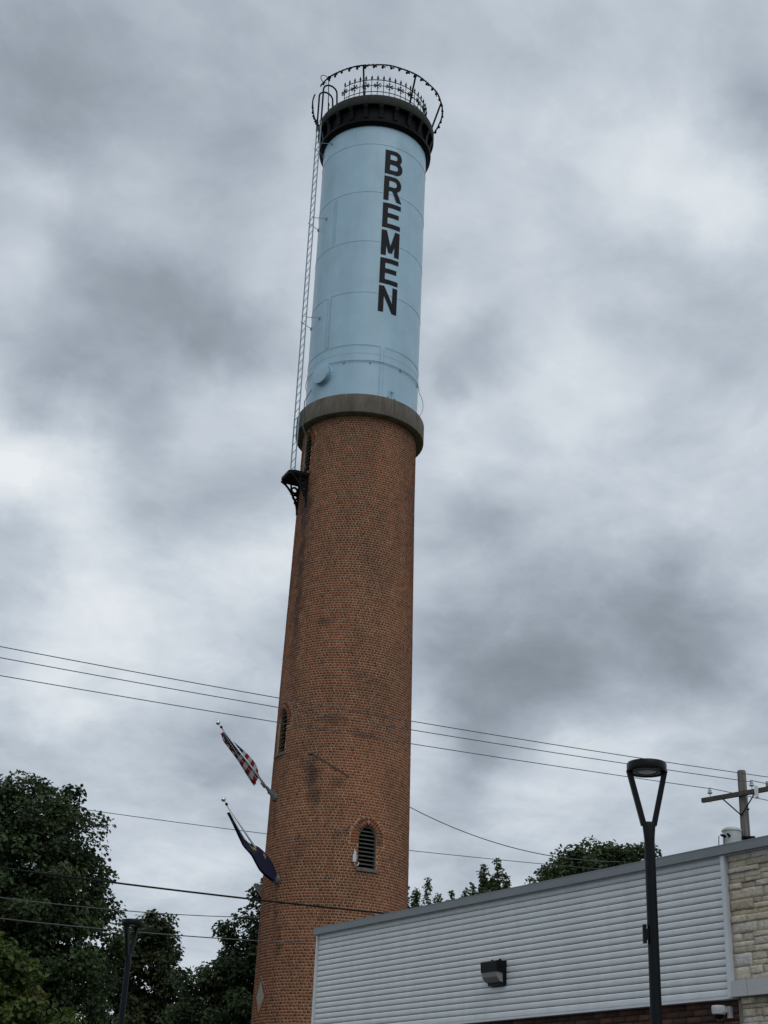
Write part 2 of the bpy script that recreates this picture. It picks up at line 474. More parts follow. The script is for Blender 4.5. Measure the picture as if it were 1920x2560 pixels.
# ------------------------------------------------------------------ ground
def ground_mat(name, a, b_, sc):
    mt, t, b = new_mat(name)
    g = N(t, 'ShaderNodeNewGeometry')
    n = N(t, 'ShaderNodeTexNoise', inp={'Vector': g.outputs['Position'], 'Scale': sc, 'Detail': 9.0, 'Roughness': 0.7})
    r_ = N(t, 'ShaderNodeValToRGB', inp={0: n.outputs[0]})
    r_.color_ramp.elements[0].position, r_.color_ramp.elements[0].color = 0.3, (*a, 1)
    r_.color_ramp.elements[1].position, r_.color_ramp.elements[1].color = 0.7, (*b_, 1)
    t.links.new(r_.outputs[0], b.inputs['Base Color'])
    b.inputs['Roughness'].default_value = 0.95
    bp = N(t, 'ShaderNodeBump', inp={'Strength': 0.5, 'Distance': 0.03, 'Height': n.outputs[0]})
    t.links.new(bp.outputs[0], b.inputs['Normal'])
    return mt


g_ = MB().add([(-900, -900, 0), (900, -900, 0), (900, 900, 0), (-900, 900, 0)], [(0, 1, 2, 3)]).build('ground', ground_mat('lawn', (0.035, 0.055, 0.02), (0.07, 0.10, 0.035), 3.0))
g_['kind'] = 'structure'
p_ = MB().add([(-40, -30, .004), (40, -30, .004), (40, 16, .004), (5, 16, .004), (-3, 26, .004), (-40, 26, .004)], [(0, 1, 2, 3, 4, 5)]).build('parking_lot', ground_mat('asphalt', (0.05, 0.05, 0.05), (0.09, 0.088, 0.085), 30.0))
p_['kind'] = 'structure'

# ------------------------------------------------------------------ water tower
tower = thing('water_tower', 'tall round red brick water tower topped by a pale blue tank lettered BREMEN', 'water tower', (TX, TY, 0), T_ROT)
ZB = [0, 9.4, 15.05, 20.7, 23.2]
RB = [2.11, 2.045, 1.96, 1.855, 1.83]


def rb(z):
    return np.interp(z, ZB, RB)


CH = 0.0775                     # course height
NB = 116                        # headers per course
NC = 298
# windows: centre angle, half width (deg), sill z, spring z, apex z
WIN = [(23.8, 7.9, 9.13, 9.93, 10.33), (-64.0, 7.9, 12.45, 13.36, 13.80), (-63.0, 7.9, 21.42, 22.40, 22.88)]
DIA = (-63.5, 7.2, 5.815, 0.43)   # diamond plaque centre angle, half width deg, z, half height


def arch_half(win, z, grow=0.0):
    """half width in metres of the pointed opening at height z (grown outward by grow)"""
    c, hw, z0, zs, za = win
    w = R(hw) * float(rb(zs))
    if z <= zs:
        return w + grow
    H = za - zs
    # circle through (w,0) and (0,H), centre at (-k,0)
    k = (H * H - w * w) / (2 * w)
    rad = w + k + grow
    y = z - zs
    if y >= rad:
        return 0.0
    return max(0.0, math.sqrt(rad * rad - y * y) - k)


def clip_bricks(thc, z, half):
    """cut the wall bricks back to the edge of the openings; returns new centres, half widths (rad) and a keep mask"""
    r = rb(z)
    th = np.radians(thc)
    keep = np.ones(len(thc), bool)

    def cut(c, lim):
        nonlocal th, half, keep
        d = th - R(c)
        l = lim / r
        sg = np.where(d >= 0, 1.0, -1.0)
        lo = np.abs(d) - half
        hi = np.abs(d) + half
        on = (lim > 0) & (lo < l)
        gone = on & (hi - l < 0.018)
        part = on & ~gone
        nlo = np.where(part, l, lo)
        th = np.where(part, R(c) + sg * (nlo + hi) / 2, th)
        half = np.where(part, (hi - nlo) / 2, half)
        keep &= ~gone
    for wi in WIN:
        c, hw, z0, zs, za = wi
        cache = {}
        lim = np.full(len(z), -1.0)
        m_ = (z > z0 - .10) & (z < za + .35)
        for zz_ in np.unique(z[m_]):
            if zz_ < z0 - .0:
                v = R(hw * 1.13) * rb(z0) + .004
            elif zz_ > zs - 0.158:
                v = arch_half(wi, zz_, 0.232)
                v = v + .006 if v > 0 else -1
            else:
                v = arch_half(wi, zz_) + .004
            cache[zz_] = v
        lim[m_] = [cache[q] for q in z[m_]]
        cut(c, lim)
    c, hw, zc_, hh = DIA
    w = R(hw) * 2.06
    lim = (w * 1.46) * (1 - np.abs(z - zc_) / (hh * (1 + .42 * w / hh * .75) + .03))
    cut(c, np.where(lim > 0, lim, -1.0))
    return np.degrees(th), half, keep


def brick_tints(n, rng):
    pal = np.array([(0.250, 0.090, 0.041), (0.275, 0.103, 0.048), (0.225, 0.077, 0.037), (0.278, 0.115, 0.054), (0.150, 0.058, 0.034), (0.300, 0.094, 0.042), (0.115, 0.072, 0.052)])
    pr = np.array([.30, .24, .22, .12, .07, .03, .02])
    i = rng.choice(len(pal), n, p=pr)
    return pal[i] * rng.uniform(0.86, 1.14, (n, 1))


kk, jj = np.meshgrid(np.arange(NC), np.arange(NB), indexing='ij')
kk, jj = kk.ravel(), jj.ravel()
step = 360.0 / NB
thc = ((jj + 0.5 * (kk % 2) + 0.17 * np.sin(kk * 1.7)) * step + RNG.uniform(-.1, .1, len(kk)))
thc = (thc + 180) % 360 - 180
zc = (kk + 0.5) * CH + 0.02 * 0
jw = 0.0195 / 2.0
half0 = np.radians(step) / 2 - jw / 2 + RNG.normal(0, 0.0007, len(thc))
thc, half0, keep = clip_bricks(thc, zc, half0)
thc, zc, dth = thc[keep], zc[keep], half0[keep]
nb = len(thc)
rr = rb(zc) + np.clip(RNG.normal(0, 0.0013, nb), -.002, .003)
dz = CH / 2 - 0.0092 + RNG.normal(0, 0.0008, nb)
tint_all = brick_tints(nb, RNG)
# broad areas where the firing or the repairs run redder or darker
ph = np.sin(zc * 0.9 + np.radians(thc) * 2.3) * np.sin(zc * 0.37 + 1.3 - np.radians(thc) * 3.1)
tint_all *= (1 + 0.17 * ph)[:, None]
tint_all[:, 0] *= 1 + 0.10 * np.clip(np.sin(zc * 0.55 + np.radians(thc) * 3 + .6), 0, 1)
up = np.clip((zc - 9) / 12, 0, 1)[:, None]
tint_all = tint_all * (1 - 0.18 * up) * np.array([1, 1.0, 1.0])
near = (thc > -47) & (thc < -9) & (zc > 5.15)
idx = np.nonzero(near)[0]
idx = idx[np.argsort(zc[idx], kind='stable')][:300]
sel = np.zeros(nb, bool)
sel[idx] = True
DEP = 0.024


def brick_verts(th, z, r, dt, dz_):
    a0, a1 = np.radians(th) - dt, np.radians(th) + dt
    ri = r - DEP
    V = np.empty((len(th), 8, 3))
    for q, (aa, rad, zz_) in enumerate([(a0, r, z - dz_), (a1, r, z - dz_), (a1, r, z + dz_), (a0, r, z + dz_), (a0, ri, z - dz_), (a1, ri, z - dz_), (a1, ri, z + dz_), (a0, ri, z + dz_)]):
        V[:, q, 0] = rad * np.sin(aa)
        V[:, q, 1] = -rad * np.cos(aa)
        V[:, q, 2] = zz_
    return V


BF = np.array([(0, 1, 2, 3), (3, 2, 6, 7), (1, 0, 4, 5), (0, 3, 7, 4), (2, 1, 5, 6)])
# mortar core with the window openings left out
shaft = None
edges = sorted(set([round(-180 + i * 2.0, 3) for i in range(181)] + [round(w[0] + s * w[1], 3) for w in WIN for s in (-1, 1)]))
ths = []
for e in edges:
    if ths and e - ths[-1] < 0.25 and not any(abs(e - (w[0] + s * w[1])) < 1e-3 for w in WIN for s in (-1, 1)):
        continue
    if ths and e - ths[-1] < 0.25:
        ths[-1] = e
        continue
    ths.append(e)
zs_ = sorted(set(ZB + [w[i] for w in WIN for i in (2, 4)] + [3, 6, 12, 17, 19, 22]))
mb = MB()
vid = {}
for i, th in enumerate(ths[:-1]):
    for j, z in enumerate(zs_):
        vid[i, j] = len(mb.v)
        mb.v.append(tuple(cyl(th, float(rb(z)) - 0.005, z)))
nn = len(ths) - 1
for i in range(nn):
    mid = (ths[i] + ths[i + 1]) / 2
    for j in range(len(zs_) - 1):
        zm = (zs_[j] + zs_[j + 1]) / 2
        if any(abs(mid - w[0]) < w[1] and w[2] < zm < w[4] for w in WIN):
            continue
        i2 = (i + 1) % nn
        mb.f.append((vid[i, j], vid[i2, j], vid[i2, j + 1], vid[i, j + 1]))
        mb.mi.append(0)
# spandrels beside the pointed heads
for w in WIN:
    c, hw, z0, zsp, za = w
    steps = 14
    zz_l = [zsp + (za - zsp) * q / steps for q in range(steps + 1)]
    for s in (-1, 1):
        L = []
        for z in zz_l:
            r0 = float(rb(z)) - 0.005
            hwz = math.degrees(arch_half(w, z) / r0) if z < za - 1e-6 else 0.0
            L.append((cyl(c + s * hwz, r0, z), cyl(c + s * hw, r0, z)))
        for (a, b2), (a2, b3) in zip(L[:-1], L[1:]):
            mb.add([a, b2, b3, a2], [(0, 1, 2, 3) if s > 0 else (3, 2, 1, 0)])
shaft = mb.build('brick_shaft', M_MORTAR, tower)
shaft['label'] = 'tapering round shaft of red brown brick in pale mortar'

sl = ~sel
V = brick_verts(thc[sl], zc[sl], rr[sl], dth[sl], dz[sl])
n_ = len(V)
F = (BF[None] + (np.arange(n_) * 8)[:, None, None]).reshape(-1, 4)
bulk = np_mesh('brick_courses', V.reshape(-1, 3), F, M_BRICK, np.repeat(tint_all[sl], 5, axis=0), shaft)
bulk['kind'] = 'stuff'
# the bricks that show largest are single objects sharing a few meshes
var = []
bt = brick_tints(18, np.random.default_rng(5))
for q in range(18):
    Vq = brick_verts(np.array([0.0]), np.array([0.0]), np.array([2.06]), np.array([np.radians(step) / 2 - jw / 2]), np.array([CH / 2 - 0.0092]))[0]
    Vq[:, 1] += 2.06
    o = np_mesh('brick', Vq, BF, M_BRICK, np.repeat(bt[q:q + 1], 5, axis=0), shaft)
    var.append(o.data)
    bpy.data.objects.remove(o)
for n_i, i in enumerate(idx):
    o = link('brick', var[(n_i * 7 + n_i // 5) % 18], shaft)
    o.location = cyl(thc[i], rr[i], zc[i])
    o.rotation_euler = (0, 0, R(float(thc[i])))

# louvred pointed windows
for wn_i, w in enumerate(WIN):
    c, hw, z0, zsp, za = w
    ro = float(rb(z0)) + 0.0
    win = None
    # outline of the opening, left foot over the point to the right foot
    prof = []
    for s in (-1, 1):
        pts_ = [(s * arch_half(w, z), z) for z in [z0] + [zsp + (za - zsp) * q / 12 for q in range(13)]]
        pts_[-1] = (0.0, za)
        prof += pts_ if s < 0 else list(reversed(pts_))[1:]
    mb = MB()
    for (x0, za0), (x1, za1) in zip(prof[:-1], prof[1:]):
        q = []
        for x, z, dr in ((x0, za0, 0.004), (x1, za1, 0.004), (x1, za1, -0.20), (x0, za0, -0.20)):
            r0 = float(rb(z)) - 0.005
            q.append(cyl(c + math.degrees(x / r0), r0 + dr, z))
        mb.add(q, [(0, 1, 2, 3)])
    bv = [cyl(c + math.degrees(x / float(rb(z))), float(rb(z)) - 0.185, z) for x, z in prof]
    mb.add(bv, [tuple(range(len(bv)))], 1)
    win = mb.build('window', [M_MORTAR, M_DARK], tower)
    win['label'] = ['pointed louvred window low on the front of the shaft', 'narrow pointed louvred window above the flags', 'pointed louvred window behind the ladder foot'][wn_i]
    fr = MB()
    for (x0, za0), (x1, za1) in zip(prof[:-1], prof[1:]):
        k0, k1 = 0.93, 0.93
        q = []
        for x, z, kx, dr in ((x0, za0, 1, -0.05), (x1, za1, 1, -0.05), (x1, za1, .9, -0.05), (x0, za0, .9, -0.05)):
            r0 = float(rb(z))
            zz_ = z if kx == 1 else z0 + (z - z0) * 0.965
            q.append(cyl(c + math.degrees(x * kx / r0), r0 + dr, zz_))
        fr.add(q, [(0, 1, 2, 3)])
    fr.build('frame', M_LOUV, win)
    ns = 10
    for q in range(ns):
        z = z0 + 0.10 + (za - z0 - 0.16) * q / (ns - 0.6)
        h = arch_half(w, z + 0.03) - 0.02
        if h < 0.03:
            continue
        r0 = float(rb(z))
        mbs = MB()
        seg = 5
        for u in range(seg):
            a0 = c + math.degrees((-h + 2 * h * u / seg) / r0)
            a1 = c + math.degrees((-h + 2 * h * (u + 1) / seg) / r0)
            f0, f1, b0, b1 = cyl(a0, r0 - 0.045, z), cyl(a1, r0 - 0.045, z), cyl(a0, r0 - 0.15, z + 0.055), cyl(a1, r0 - 0.15, z + 0.055)
            up_ = Vector((0, 0, 0.012))
            mbs.add([f0, f1, b1, b0, f0 + up_, f1 + up_, b1 + up_, b0 + up_], [(3, 2, 1, 0), (4, 5, 6, 7), (0, 1, 5, 4), (2, 3, 7, 6)])
        mbs.build('slat', M_LOUV, win)
    sb = MB()
    seg = 6
    hws = hw * 1.13
    for u in range(seg):
        a0, a1 = c - hws + 2 * hws * u / seg, c - hws + 2 * hws * (u + 1) / seg
        vs = []
        for a in (a0, a1):
            vs += [cyl(a, ro + 0.05, z0 - 0.09), cyl(a, ro + 0.045, z0 - 0.005), cyl(a, ro - 0.14, z0 + 0.045), cyl(a, ro - 0.14, z0 - 0.09)]
        fs = [(0, 4, 5, 1), (1, 5, 6, 2), (3, 7, 4, 0)]
        if u == 0:
            fs.append((0, 1, 2, 3))
        if u == seg - 1:
            fs.append((7, 6, 5, 4))
        sb.add(vs, fs)
    sb.build('sill', M_SILL, win)
    # two rings of header bricks round the pointed head
    wm = R(hw) * float(rb(zsp))
    H = za - zsp
    kk_ = (H * H - wm * wm) / (2 * wm)
    for ring in range(2):
        r_in = wm + kk_ + 0.006 + ring * 0.112
        r_out = r_in + 0.102
        for s in (-1, 1):
            amax = math.acos(min(1, kk_ / r_in))
            nseg = max(3, int(amax * r_in / 0.072))
            for q in range(-2, nseg):
                a0 = amax * q / nseg + 0.006 / r_in
                a1 = amax * (q + 1) / nseg - 0.006 / r_in
                if q < 0:
                    pts_ = [(r_in - kk_, q * .074 + .006), (r_out - kk_, q * .074 + .006), (r_out - kk_, (q + 1) * .074 - .006), (r_in - kk_, (q + 1) * .074 - .006)]
                else:
                    pts_ = [(r_ * math.cos(a) - kk_, r_ * math.sin(a)) for r_, a in ((r_in, a0), (r_out, a0), (r_out, a1), (r_in, a1))]
                pts_ = [(max(x, 0.002), y) for x, y in pts_]
                vs = []
                for dr in (0.003, -0.02):
                    for x, y in pts_:
                        z = zsp + y
                        r0 = float(rb(z))
                        vs.append(cyl(c + s * math.degrees(x / r0), r0 + dr, z))
                fs = [(0, 1, 2, 3), (0, 4, 5, 1), (1, 5, 6, 2), (2, 6, 7, 3), (3, 7, 4, 0)]
                if s < 0:
                    fs = [tuple(reversed(f)) for f in fs]
                tn = bt[(q * 5 + ring * 3 + s) % 18] * np.array([.95, .9, .95])
                np_mesh('arch_brick', np.array([tuple(p) for p in vs]), np.array(fs), M_BRICK, np.repeat(tn[None], 5, axis=0), win)

# diamond plaque with its brick border
c, hw, zd, hh = DIA
wd = R(hw) * 2.06
mb = MB()
fr = MB()
g = 8
rows = [[None] * (g + 1) for _ in range(g + 1)]
for i in range(g + 1):
    for j in range(g + 1):
        u, v = i / g, j / g
        x, z = (u - v) * wd, (u + v - 1) * hh
        rows[i][j] = len(mb.v)
        mb.v.append(tuple(cyl(c + math.degrees(x / 2.06), float(rb(zd)) - 0.004, zd + z)))
for i in range(g):
    for j in range(g):
        mb.f.append((rows[i][j], rows[i + 1][j], rows[i + 1][j + 1], rows[i][j + 1]))
        mb.mi.append(0)
pl = mb.build('diamond_plaque', M_LIME, tower)
pl['label'] = 'blank pale limestone diamond set low in the shaft'
for sx in (-1, 1):
    for sz in (-1, 1):
        nbk = 8
        for q in range(nbk):
            u0, u1 = (q + 0.09) / nbk, (q + 0.91) / nbk
            vs = []
            for dr in (0.004, -0.02):
                for (u, o_) in ((u0, 0.03), (u1, 0.03), (u1, 1.0), (u0, 1.0)):
                    ex, ez = 1 + o_ * 0.42, 1 + o_ * 0.42 * wd / hh * 0.75
                    x, z = sx * wd * ex * (1 - u), sz * hh * ez * u
                    vs.append(cyl(c + math.degrees(x / 2.06), float(rb(zd + z)) + dr, zd + z))
            fs = [(0, 1, 2, 3), (0, 4, 5, 1), (1, 5, 6, 2), (2, 6, 7, 3), (3, 7, 4, 0)]
            if sx * sz < 0:
                fs = [tuple(reversed(f)) for f in fs]
            np_mesh('border_brick', np.array([tuple(p) for p in vs]), np.array(fs), M_BRICK, np.repeat(bt[(q * 3 + sx + sz) % 18][None], 5, axis=0), pl)

# concrete collar
MB().lathe([(1.78, 23.06), (2.045, 23.07), (2.068, 23.085), (2.073, 23.11), (2.073, 23.68), (2.05, 23.73), (1.80, 23.80)], 128).build('collar', M_COLLAR, tower, 40)

# tank
RT = 1.83
SEAMS = [25.687, 27.69, 29.71, 31.726, 33.75]
prof = [(RT, 23.70)]
for z in SEAMS:
    prof += [(RT, z - 0.03), (RT + .008, z - 0.029), (RT + .008, z + 0.000), (RT, z + 0.006)]
prof += [(RT, 34.56)]
tank = MB().lathe(prof, 160).build('tank', M_TANK, tower, 25)
tank['label'] = 'pale blue riveted steel tank drum'


def on_tank(th0, w, z0, h, u, v, off):
    a = th0 + math.degrees(u * w / RT)
    return cyl(a, RT + off, z0 + v * h)


def letter_strokes(ch):
    s, t = 0.275, 0.17

    def line(p0, p1, p2, p3, n=6):
        """quad p0 p1 (one side) p2 p3 (other side), split n times along"""
        A = [(p0[0] + (p1[0] - p0[0]) * i / n, p0[1] + (p1[1] - p0[1]) * i / n) for i in range(n + 1)]
        B = [(p3[0] + (p2[0] - p3[0]) * i / n, p3[1] + (p2[1] - p3[1]) * i / n) for i in range(n + 1)]
        return A, B

    def hbar(u0, u1, v0, v1):
        return line((u0, v0), (u1, v0), (u1, v1), (u0, v1))

    def stem(u0):
        A, B = line((u0, 0), (u0, 1), (u0 + s, 1), (u0 + s, 0), 2)
        return B, A

    def bowl(v0, v1, ur, umid):
        ro_u, ro_v = ur - umid, (v1 - v0) / 2
        ri_u, ri_v = ro_u - s * .95, ro_v - t
        cv = (v0 + v1) / 2
        O, I = [], []
        for i in range(13):
            a = math.pi / 2 - math.pi * i / 12
            O.append((umid + ro_u * math.cos(a), cv + ro_v * math.sin(a)))
            I.append((umid + max(ri_u, .02) * math.cos(a), cv + ri_v * math.sin(a)))
        O = [(s * .9, v1)] + O + [(s * .9, v0)]
        I = [(s * .9, v1 - t)] + I + [(s * .9, v0 + t)]
        return I, O
    if ch == 'B':
        return [stem(0), bowl(0.445, 1, 0.94, .56), bowl(0, .58, 1.0, .58)]
    if ch == 'R':
        return [stem(0), bowl(0.40, 1, 0.97, .56), line((.72, 0), (.42, .47), (.69, .47), (1.02, 0))[::-1]]
    if ch == 'E':
        return [stem(0), hbar(s * .9, 1, 0, t), hbar(s * .9, .9, .43, .43 + t), hbar(s * .9, 1, 1 - t, 1)]
    if ch == 'M':
        return [stem(0), stem(1 - s), line((.40, .12), (.0, 1), (.27, 1), (.60, .12))[::-1], line((.40, .12), (.73, 1), (1.0, 1), (.60, .12))[::-1]]
    if ch == 'N':
        return [stem(0), stem(1 - s), line((.73, 0), (.0, 1), (.27, 1), (1.0, 0))[::-1]]


for ch, ztop in zip('BREMEN', (33.54, 32.435, 31.315, 30.20, 29.085, 27.985)):
    mb = MB()
    for si, (A, B) in enumerate(letter_strokes(ch)):
        off = 0.0120 + 0.0012 * si
        for i in range(len(A) - 1):
            q = [on_tank(11.3, 0.655, ztop - 1.0, 1.0, *p, off) for p in (A[i], A[i + 1], B[i + 1], B[i])]
            mb.add(q, [(0, 1, 2, 3)])
    o = mb.build('letter', M_LETTER, tank)
    o['label'] = 'black painted letter ' + ch

# rivet rows
mb = MB()


def rivet(th, z, r0):
    mb.lathe([(0.015, 0), (0.011, 0.010), (0.0, 0.014)], 6, cyl(th, r0, z), Matrix.Rotation(R(th), 3, 'Z') @ Matrix.Rotation(R(90), 3, 'X'))


for i in range(190):
    th = -180 + 360 * i / 190
    rivet(th, 25.63, RT)
    rivet(th, 25.35, RT)
for th, za, zb in ((-42, 25.75, 27.65), (18.3, 23.85, 25.62), (-42, 29.8, 31.65), (100, 25.75, 27.65), (-160, 25.8, 27.6)):
    n = int((zb - za) / 0.062)
    for i in range(n):
        for d in (-1.4, 1.4):
            rivet(th + d, za + (zb - za) * i / n, RT + .012)
o = mb.build('rivets', M_TANK, tank)
o['kind'] = 'stuff'
# lap straps over the vertical joints
for th, za, zb in ((-42, 25.72, 27.66), (18.3, 23.82, 25.66)):
    mb = MB()
    for u in range(4):
        a0, a1 = th - 2.4 + 1.2 * u, th - 2.4 + 1.2 * (u + 1)
        mb.add([cyl(a0, RT + .0115, za), cyl(a1, RT + .0115, za), cyl(a1, RT + .0115, zb), cyl(a0, RT + .0115, zb)], [(0, 1, 2, 3)])
    mb.build('lap_strap', M_TANK, tank)
# conduit hoop round the lower course, with clips and the loose loop at the right
pts = [cyl(th, RT + .035, 25.06 + .012 * math.sin(th * .11)) for th in range(-37, 90, 3)]
MB().tube(pts, 0.011, 6).build('conduit', M_BLUE2, tank)
pts = [cyl(th, RT + .035, 25.05) for th in range(-100, -50, 4)]
MB().tube(pts, 0.011, 6).build('conduit', M_BLUE2, tank)
pts = []
for i in range(17):
    a = i / 16
    pts.append(cyl(88 + 2 * math.sin(a * 3.1), RT + .03 + .16 * math.sin(a * math.pi) ** .8, 25.02 - 0.95 * a))
MB().tube(pts, 0.010, 6).build('conduit_loop', M_BLUE2, tank)
for th in (6.6, -20, 40, 75):
    MB().box(cyl(th, RT + .02, 25.03), (0.035, 0.05, 0.10), Matrix.Rotation(R(th), 3, 'Z')).build('clip', M_BLUE2, tank)
# round access cover
rotc = Matrix.Rotation(R(-43.5), 3, 'Z') @ Matrix.Rotation(R(90), 3, 'X')
man = MB().lathe([(0.355, -0.12), (0.355, 0.035), (0.30, 0.04), (0.30, 0.15), (0.335, 0.155), (0.335, 0.185), (0.05, 0.195), (0.0, 0.195)], 44, cyl(-43.5, RT, 24.72), rotc).build('access_cover', M_TANK, tank, 30)
for q in range(22):
    a = 2 * math.pi * q / 22
    MB().lathe([(0.016, 0), (0.016, 0.04), (0, 0.042)], 6, Vector(cyl(-43.5, RT, 24.72)) + rotc @ Vector((0.335 * math.cos(a), 0.335 * math.sin(a), 0.03)), rotc).build('bolt', M_TANK, man)
# little valve bracket above the collar
mb = MB()
rz30 = Matrix.Rotation(R(30), 3, 'Z')
mb.tube([cyl(27.5, RT + .04, 24.12), cyl(28.2, RT + .07, 24.07), cyl(30, RT + .08, 24.05), cyl(31.8, RT + .07, 24.07), cyl(32.5, RT + .04, 24.12)], 0.012, 6)
mb.tube([cyl(30, RT - .01, 24.13), cyl(30, RT + .08, 24.05)], 0.014, 6)
mb.tube([cyl(30, RT + .06, 24.05), cyl(30, RT + .06, 23.78)], 0.010, 6)
mb.build('hanger', M_BLUE2, tank)
for th in (25, 32.4):
    MB().lathe([(0.03, 0), (0.03, .06), (0.012, .07), (0.012, .11), (0, .11)], 10, cyl(th, 1.93, 23.74)).build('anchor_bolt', M_BLACK, tower)

# cornice and its consoles
MB().lathe([(1.80, 34.53), (1.87, 34.50), (1.99, 34.60), (2.00, 34.70), (1.93, 34.74), (1.885, 34.80), (1.875, 35.05), (1.89, 35.27), (2.03, 35.30)], 128).build('cornice_moulding', M_BLACK, tower, 35)
corn = MB().lathe([(1.95, 35.295), (2.06, 35.30), (2.085, 35.34), (2.085, 35.64), (2.06, 35.69), (1.6, 35.72), (0.0, 35.80)], 128).build('cornice', M_CORN, tower, 35)
for i in range(23):
    th = i * 360 / 23 + 4
    mb = MB()
    pr = [(1.86, 34.78), (1.95, 34.80), (1.965, 34.95), (1.99, 35.10), (2.045, 35.22), (2.05, 35.298), (1.86, 35.298)]
    w = 0.075
    vs = []
    for s in (-1, 1):
        for r_, z in pr:
            p = cyl(th, r_, z)
            tg = Vector((math.cos(R(th)), math.sin(R(th)), 0))
            vs.append(p + tg * s * w)
    k = len(pr)
    fs = [tuple(range(k))[::-1], tuple(range(k, 2 * k))] + [(q, (q + 1) % k, k + (q + 1) % k, k + q) for q in range(k)]
    mb.add(vs, fs).build('console', M_CORN if False else M_BLACK, corn)
# rim with drip edge under fascia handled by profile; inner ornamental railing
RF = 1.785
GAP0, GAP1 = -83, -42
ang = [GAP1 + (360 - (GAP1 - GAP0)) * i / 47 for i in range(48)]
mb = MB()
for z, r_ in ((36.07, .015), (36.34, .014), (36.60, .017)):
    mb.tube([cyl(a, RF, z) for a in np.linspace(ang[0], ang[-1], 130)], r_, 5)
rail = mb.build('railing', M_BLACK, tower)
rail['label'] = 'ornamental black iron railing with spear tips and stars'
bal = MB().tube([(0, 0, 0), (0, 0, .98)], 0.0125, 5)
bal.lathe([(0.006, .95), (0.026, 1.0), (0.016, 1.03), (0.036, 1.06), (0.0, 1.19)], 6)
bal.bar((-.045, 0, 1.03), (.045, 0, 1.03), .014, .020)
bal_me = None
orn_me = None
om = MB()
for q in range(6):
    a = q * math.pi / 3 + math.pi / 6
    p0 = Vector((0.03 * math.cos(a), 0, 0.03 * math.sin(a)))
    p1 = Vector((0.125 * math.cos(a), 0, 0.125 * math.sin(a)))
    om.bar(p0, p1, 0.022, 0.034, (0, 1, 0))
    for sgn in (-1, 1):
        a2 = a + sgn * .75
        om.bar(p0 * .3 + p1 * .7, (p0 * .3 + p1 * .7) + Vector((0.06 * math.cos(a2), 0, 0.06 * math.sin(a2))), 0.016, 0.022, (0, 1, 0))
om.tube([(0.042 * math.cos(t_), 0, 0.042 * math.sin(t_)) for t_ in np.linspace(0, 2 * math.pi, 13)[:-1]], 0.009, 5, closed=True)
for i, a in enumerate(ang):
    if bal_me is None:
        o = bal.build('baluster', M_BLACK, rail)
        bal_me = o.data
    else:
        o = link('baluster', bal_me, rail)
    o.location = cyl(a, RF, 35.64)
    o.rotation_euler = (0, 0, R(a))
    if i % 2 == 0:
        if orn_me is None:
            o = om.build('star_ornament', M_BLACK, rail)
            orn_me = o.data
        else:
            o = link('star_ornament', orn_me, rail)
        o.location = cyl(a, RF + .012, 36.34)
        o.rotation_euler = (0, R(random.uniform(-12, 12)), R(a))
# outer ring rail on leaning stays, wound with a light string
RR = 2.365
ringp = [cyl(a + .0, RR + .012 * math.sin(a * .23), 36.76 + .012 * math.sin(a * .11)) for a in range(-62, 287, 3)]
ring = MB().tube(ringp, 0.026, 7).build('ring_rail', M_BLACK, tower)
ring['label'] = 'wide outer hoop of pipe wound with a light string'
for a in (-14, 33, 75, 118, 163, 208, 252):
    MB().tube([cyl(a, 2.03, 35.60), cyl(a, RR, 36.775)], 0.034, 7).build('stay', M_BLACK, ring)
hel = []
for i in range(1500):
    a = -60 + 336 * i / 1499
    q = i * 0.42
    hel.append(cyl(a, RR + .026 * math.cos(q), 36.755 + .030 * math.sin(q)))
MB().tube(hel, 0.008, 4).build('light_string', M_BLACK, ring)
bm_ = MB().lathe([(0.0, 0.06), (0.020, 0.055), (0.024, 0.0), (0.042, -0.02), (0.046, -0.05), (0.03, -0.085), (0, -0.095)], 8)
bm_.box((0.055, 0, 0.0), (0.12, .03, .045))
b_me = None
for i in range(46):
    a = -56 + 328 * i / 45
    if b_me is None:
        o = bm_.build('bulb', M_BLACK, ring, 60)
        b_me = o.data
    else:
        o = link('bulb', b_me, ring)
    o.location = cyl(a, RR, 36.70)
    o.rotation_euler = (random.uniform(-.3, .3), random.uniform(-.4, .4), R(a) + random.uniform(-.5, .5))

# ladder on the left flank with hooped grab rails
TL, RL = -68.0, 2.20
tg = Vector((math.cos(R(TL)), math.sin(R(TL)), 0))
rd = Vector((math.sin(R(TL)), -math.cos(R(TL)), 0))
lp = lambda s, r_, z: rd * r_ + tg * s + Vector((0, 0, z))
ladder = MB()
for s in (-.2, .2):
    ladder.bar(lp(s, RL, 21.33), lp(s, RL, 35.3), 0.022, 0.065, tuple(tg))
ladder = ladder.build('ladder', M_BLUE2, tower)
ladder['label'] = 'pale blue access ladder up the left flank'
r_me = None
for i in range(47):
    if r_me is None:
        o = MB().tube([lp(-.2, RL, 0), lp(.2, RL, 0)], 0.011, 6).build('rung', M_BLUE2, ladder)
        r_me = o.data
    else:
        o = link('rung', r_me, ladder)
    o.location = (0, 0, 21.6 + i * 0.3)
for s in (-.2, .2):
    pts = [lp(s, RL, 35.1), lp(s, RL, 36.5)]
    for q in range(9):
        a = math.pi * q / 8
        pts.append(lp(s, RL - .26 + .26 * math.cos(a), 36.72 + .26 * math.sin(a)))
    pts += [lp(s, RL - .55, 36.2), lp(s, RL - .62, 35.7)]
    MB().tube(pts, 0.032, 7).build('grab_rail', M_BLACK, ladder)
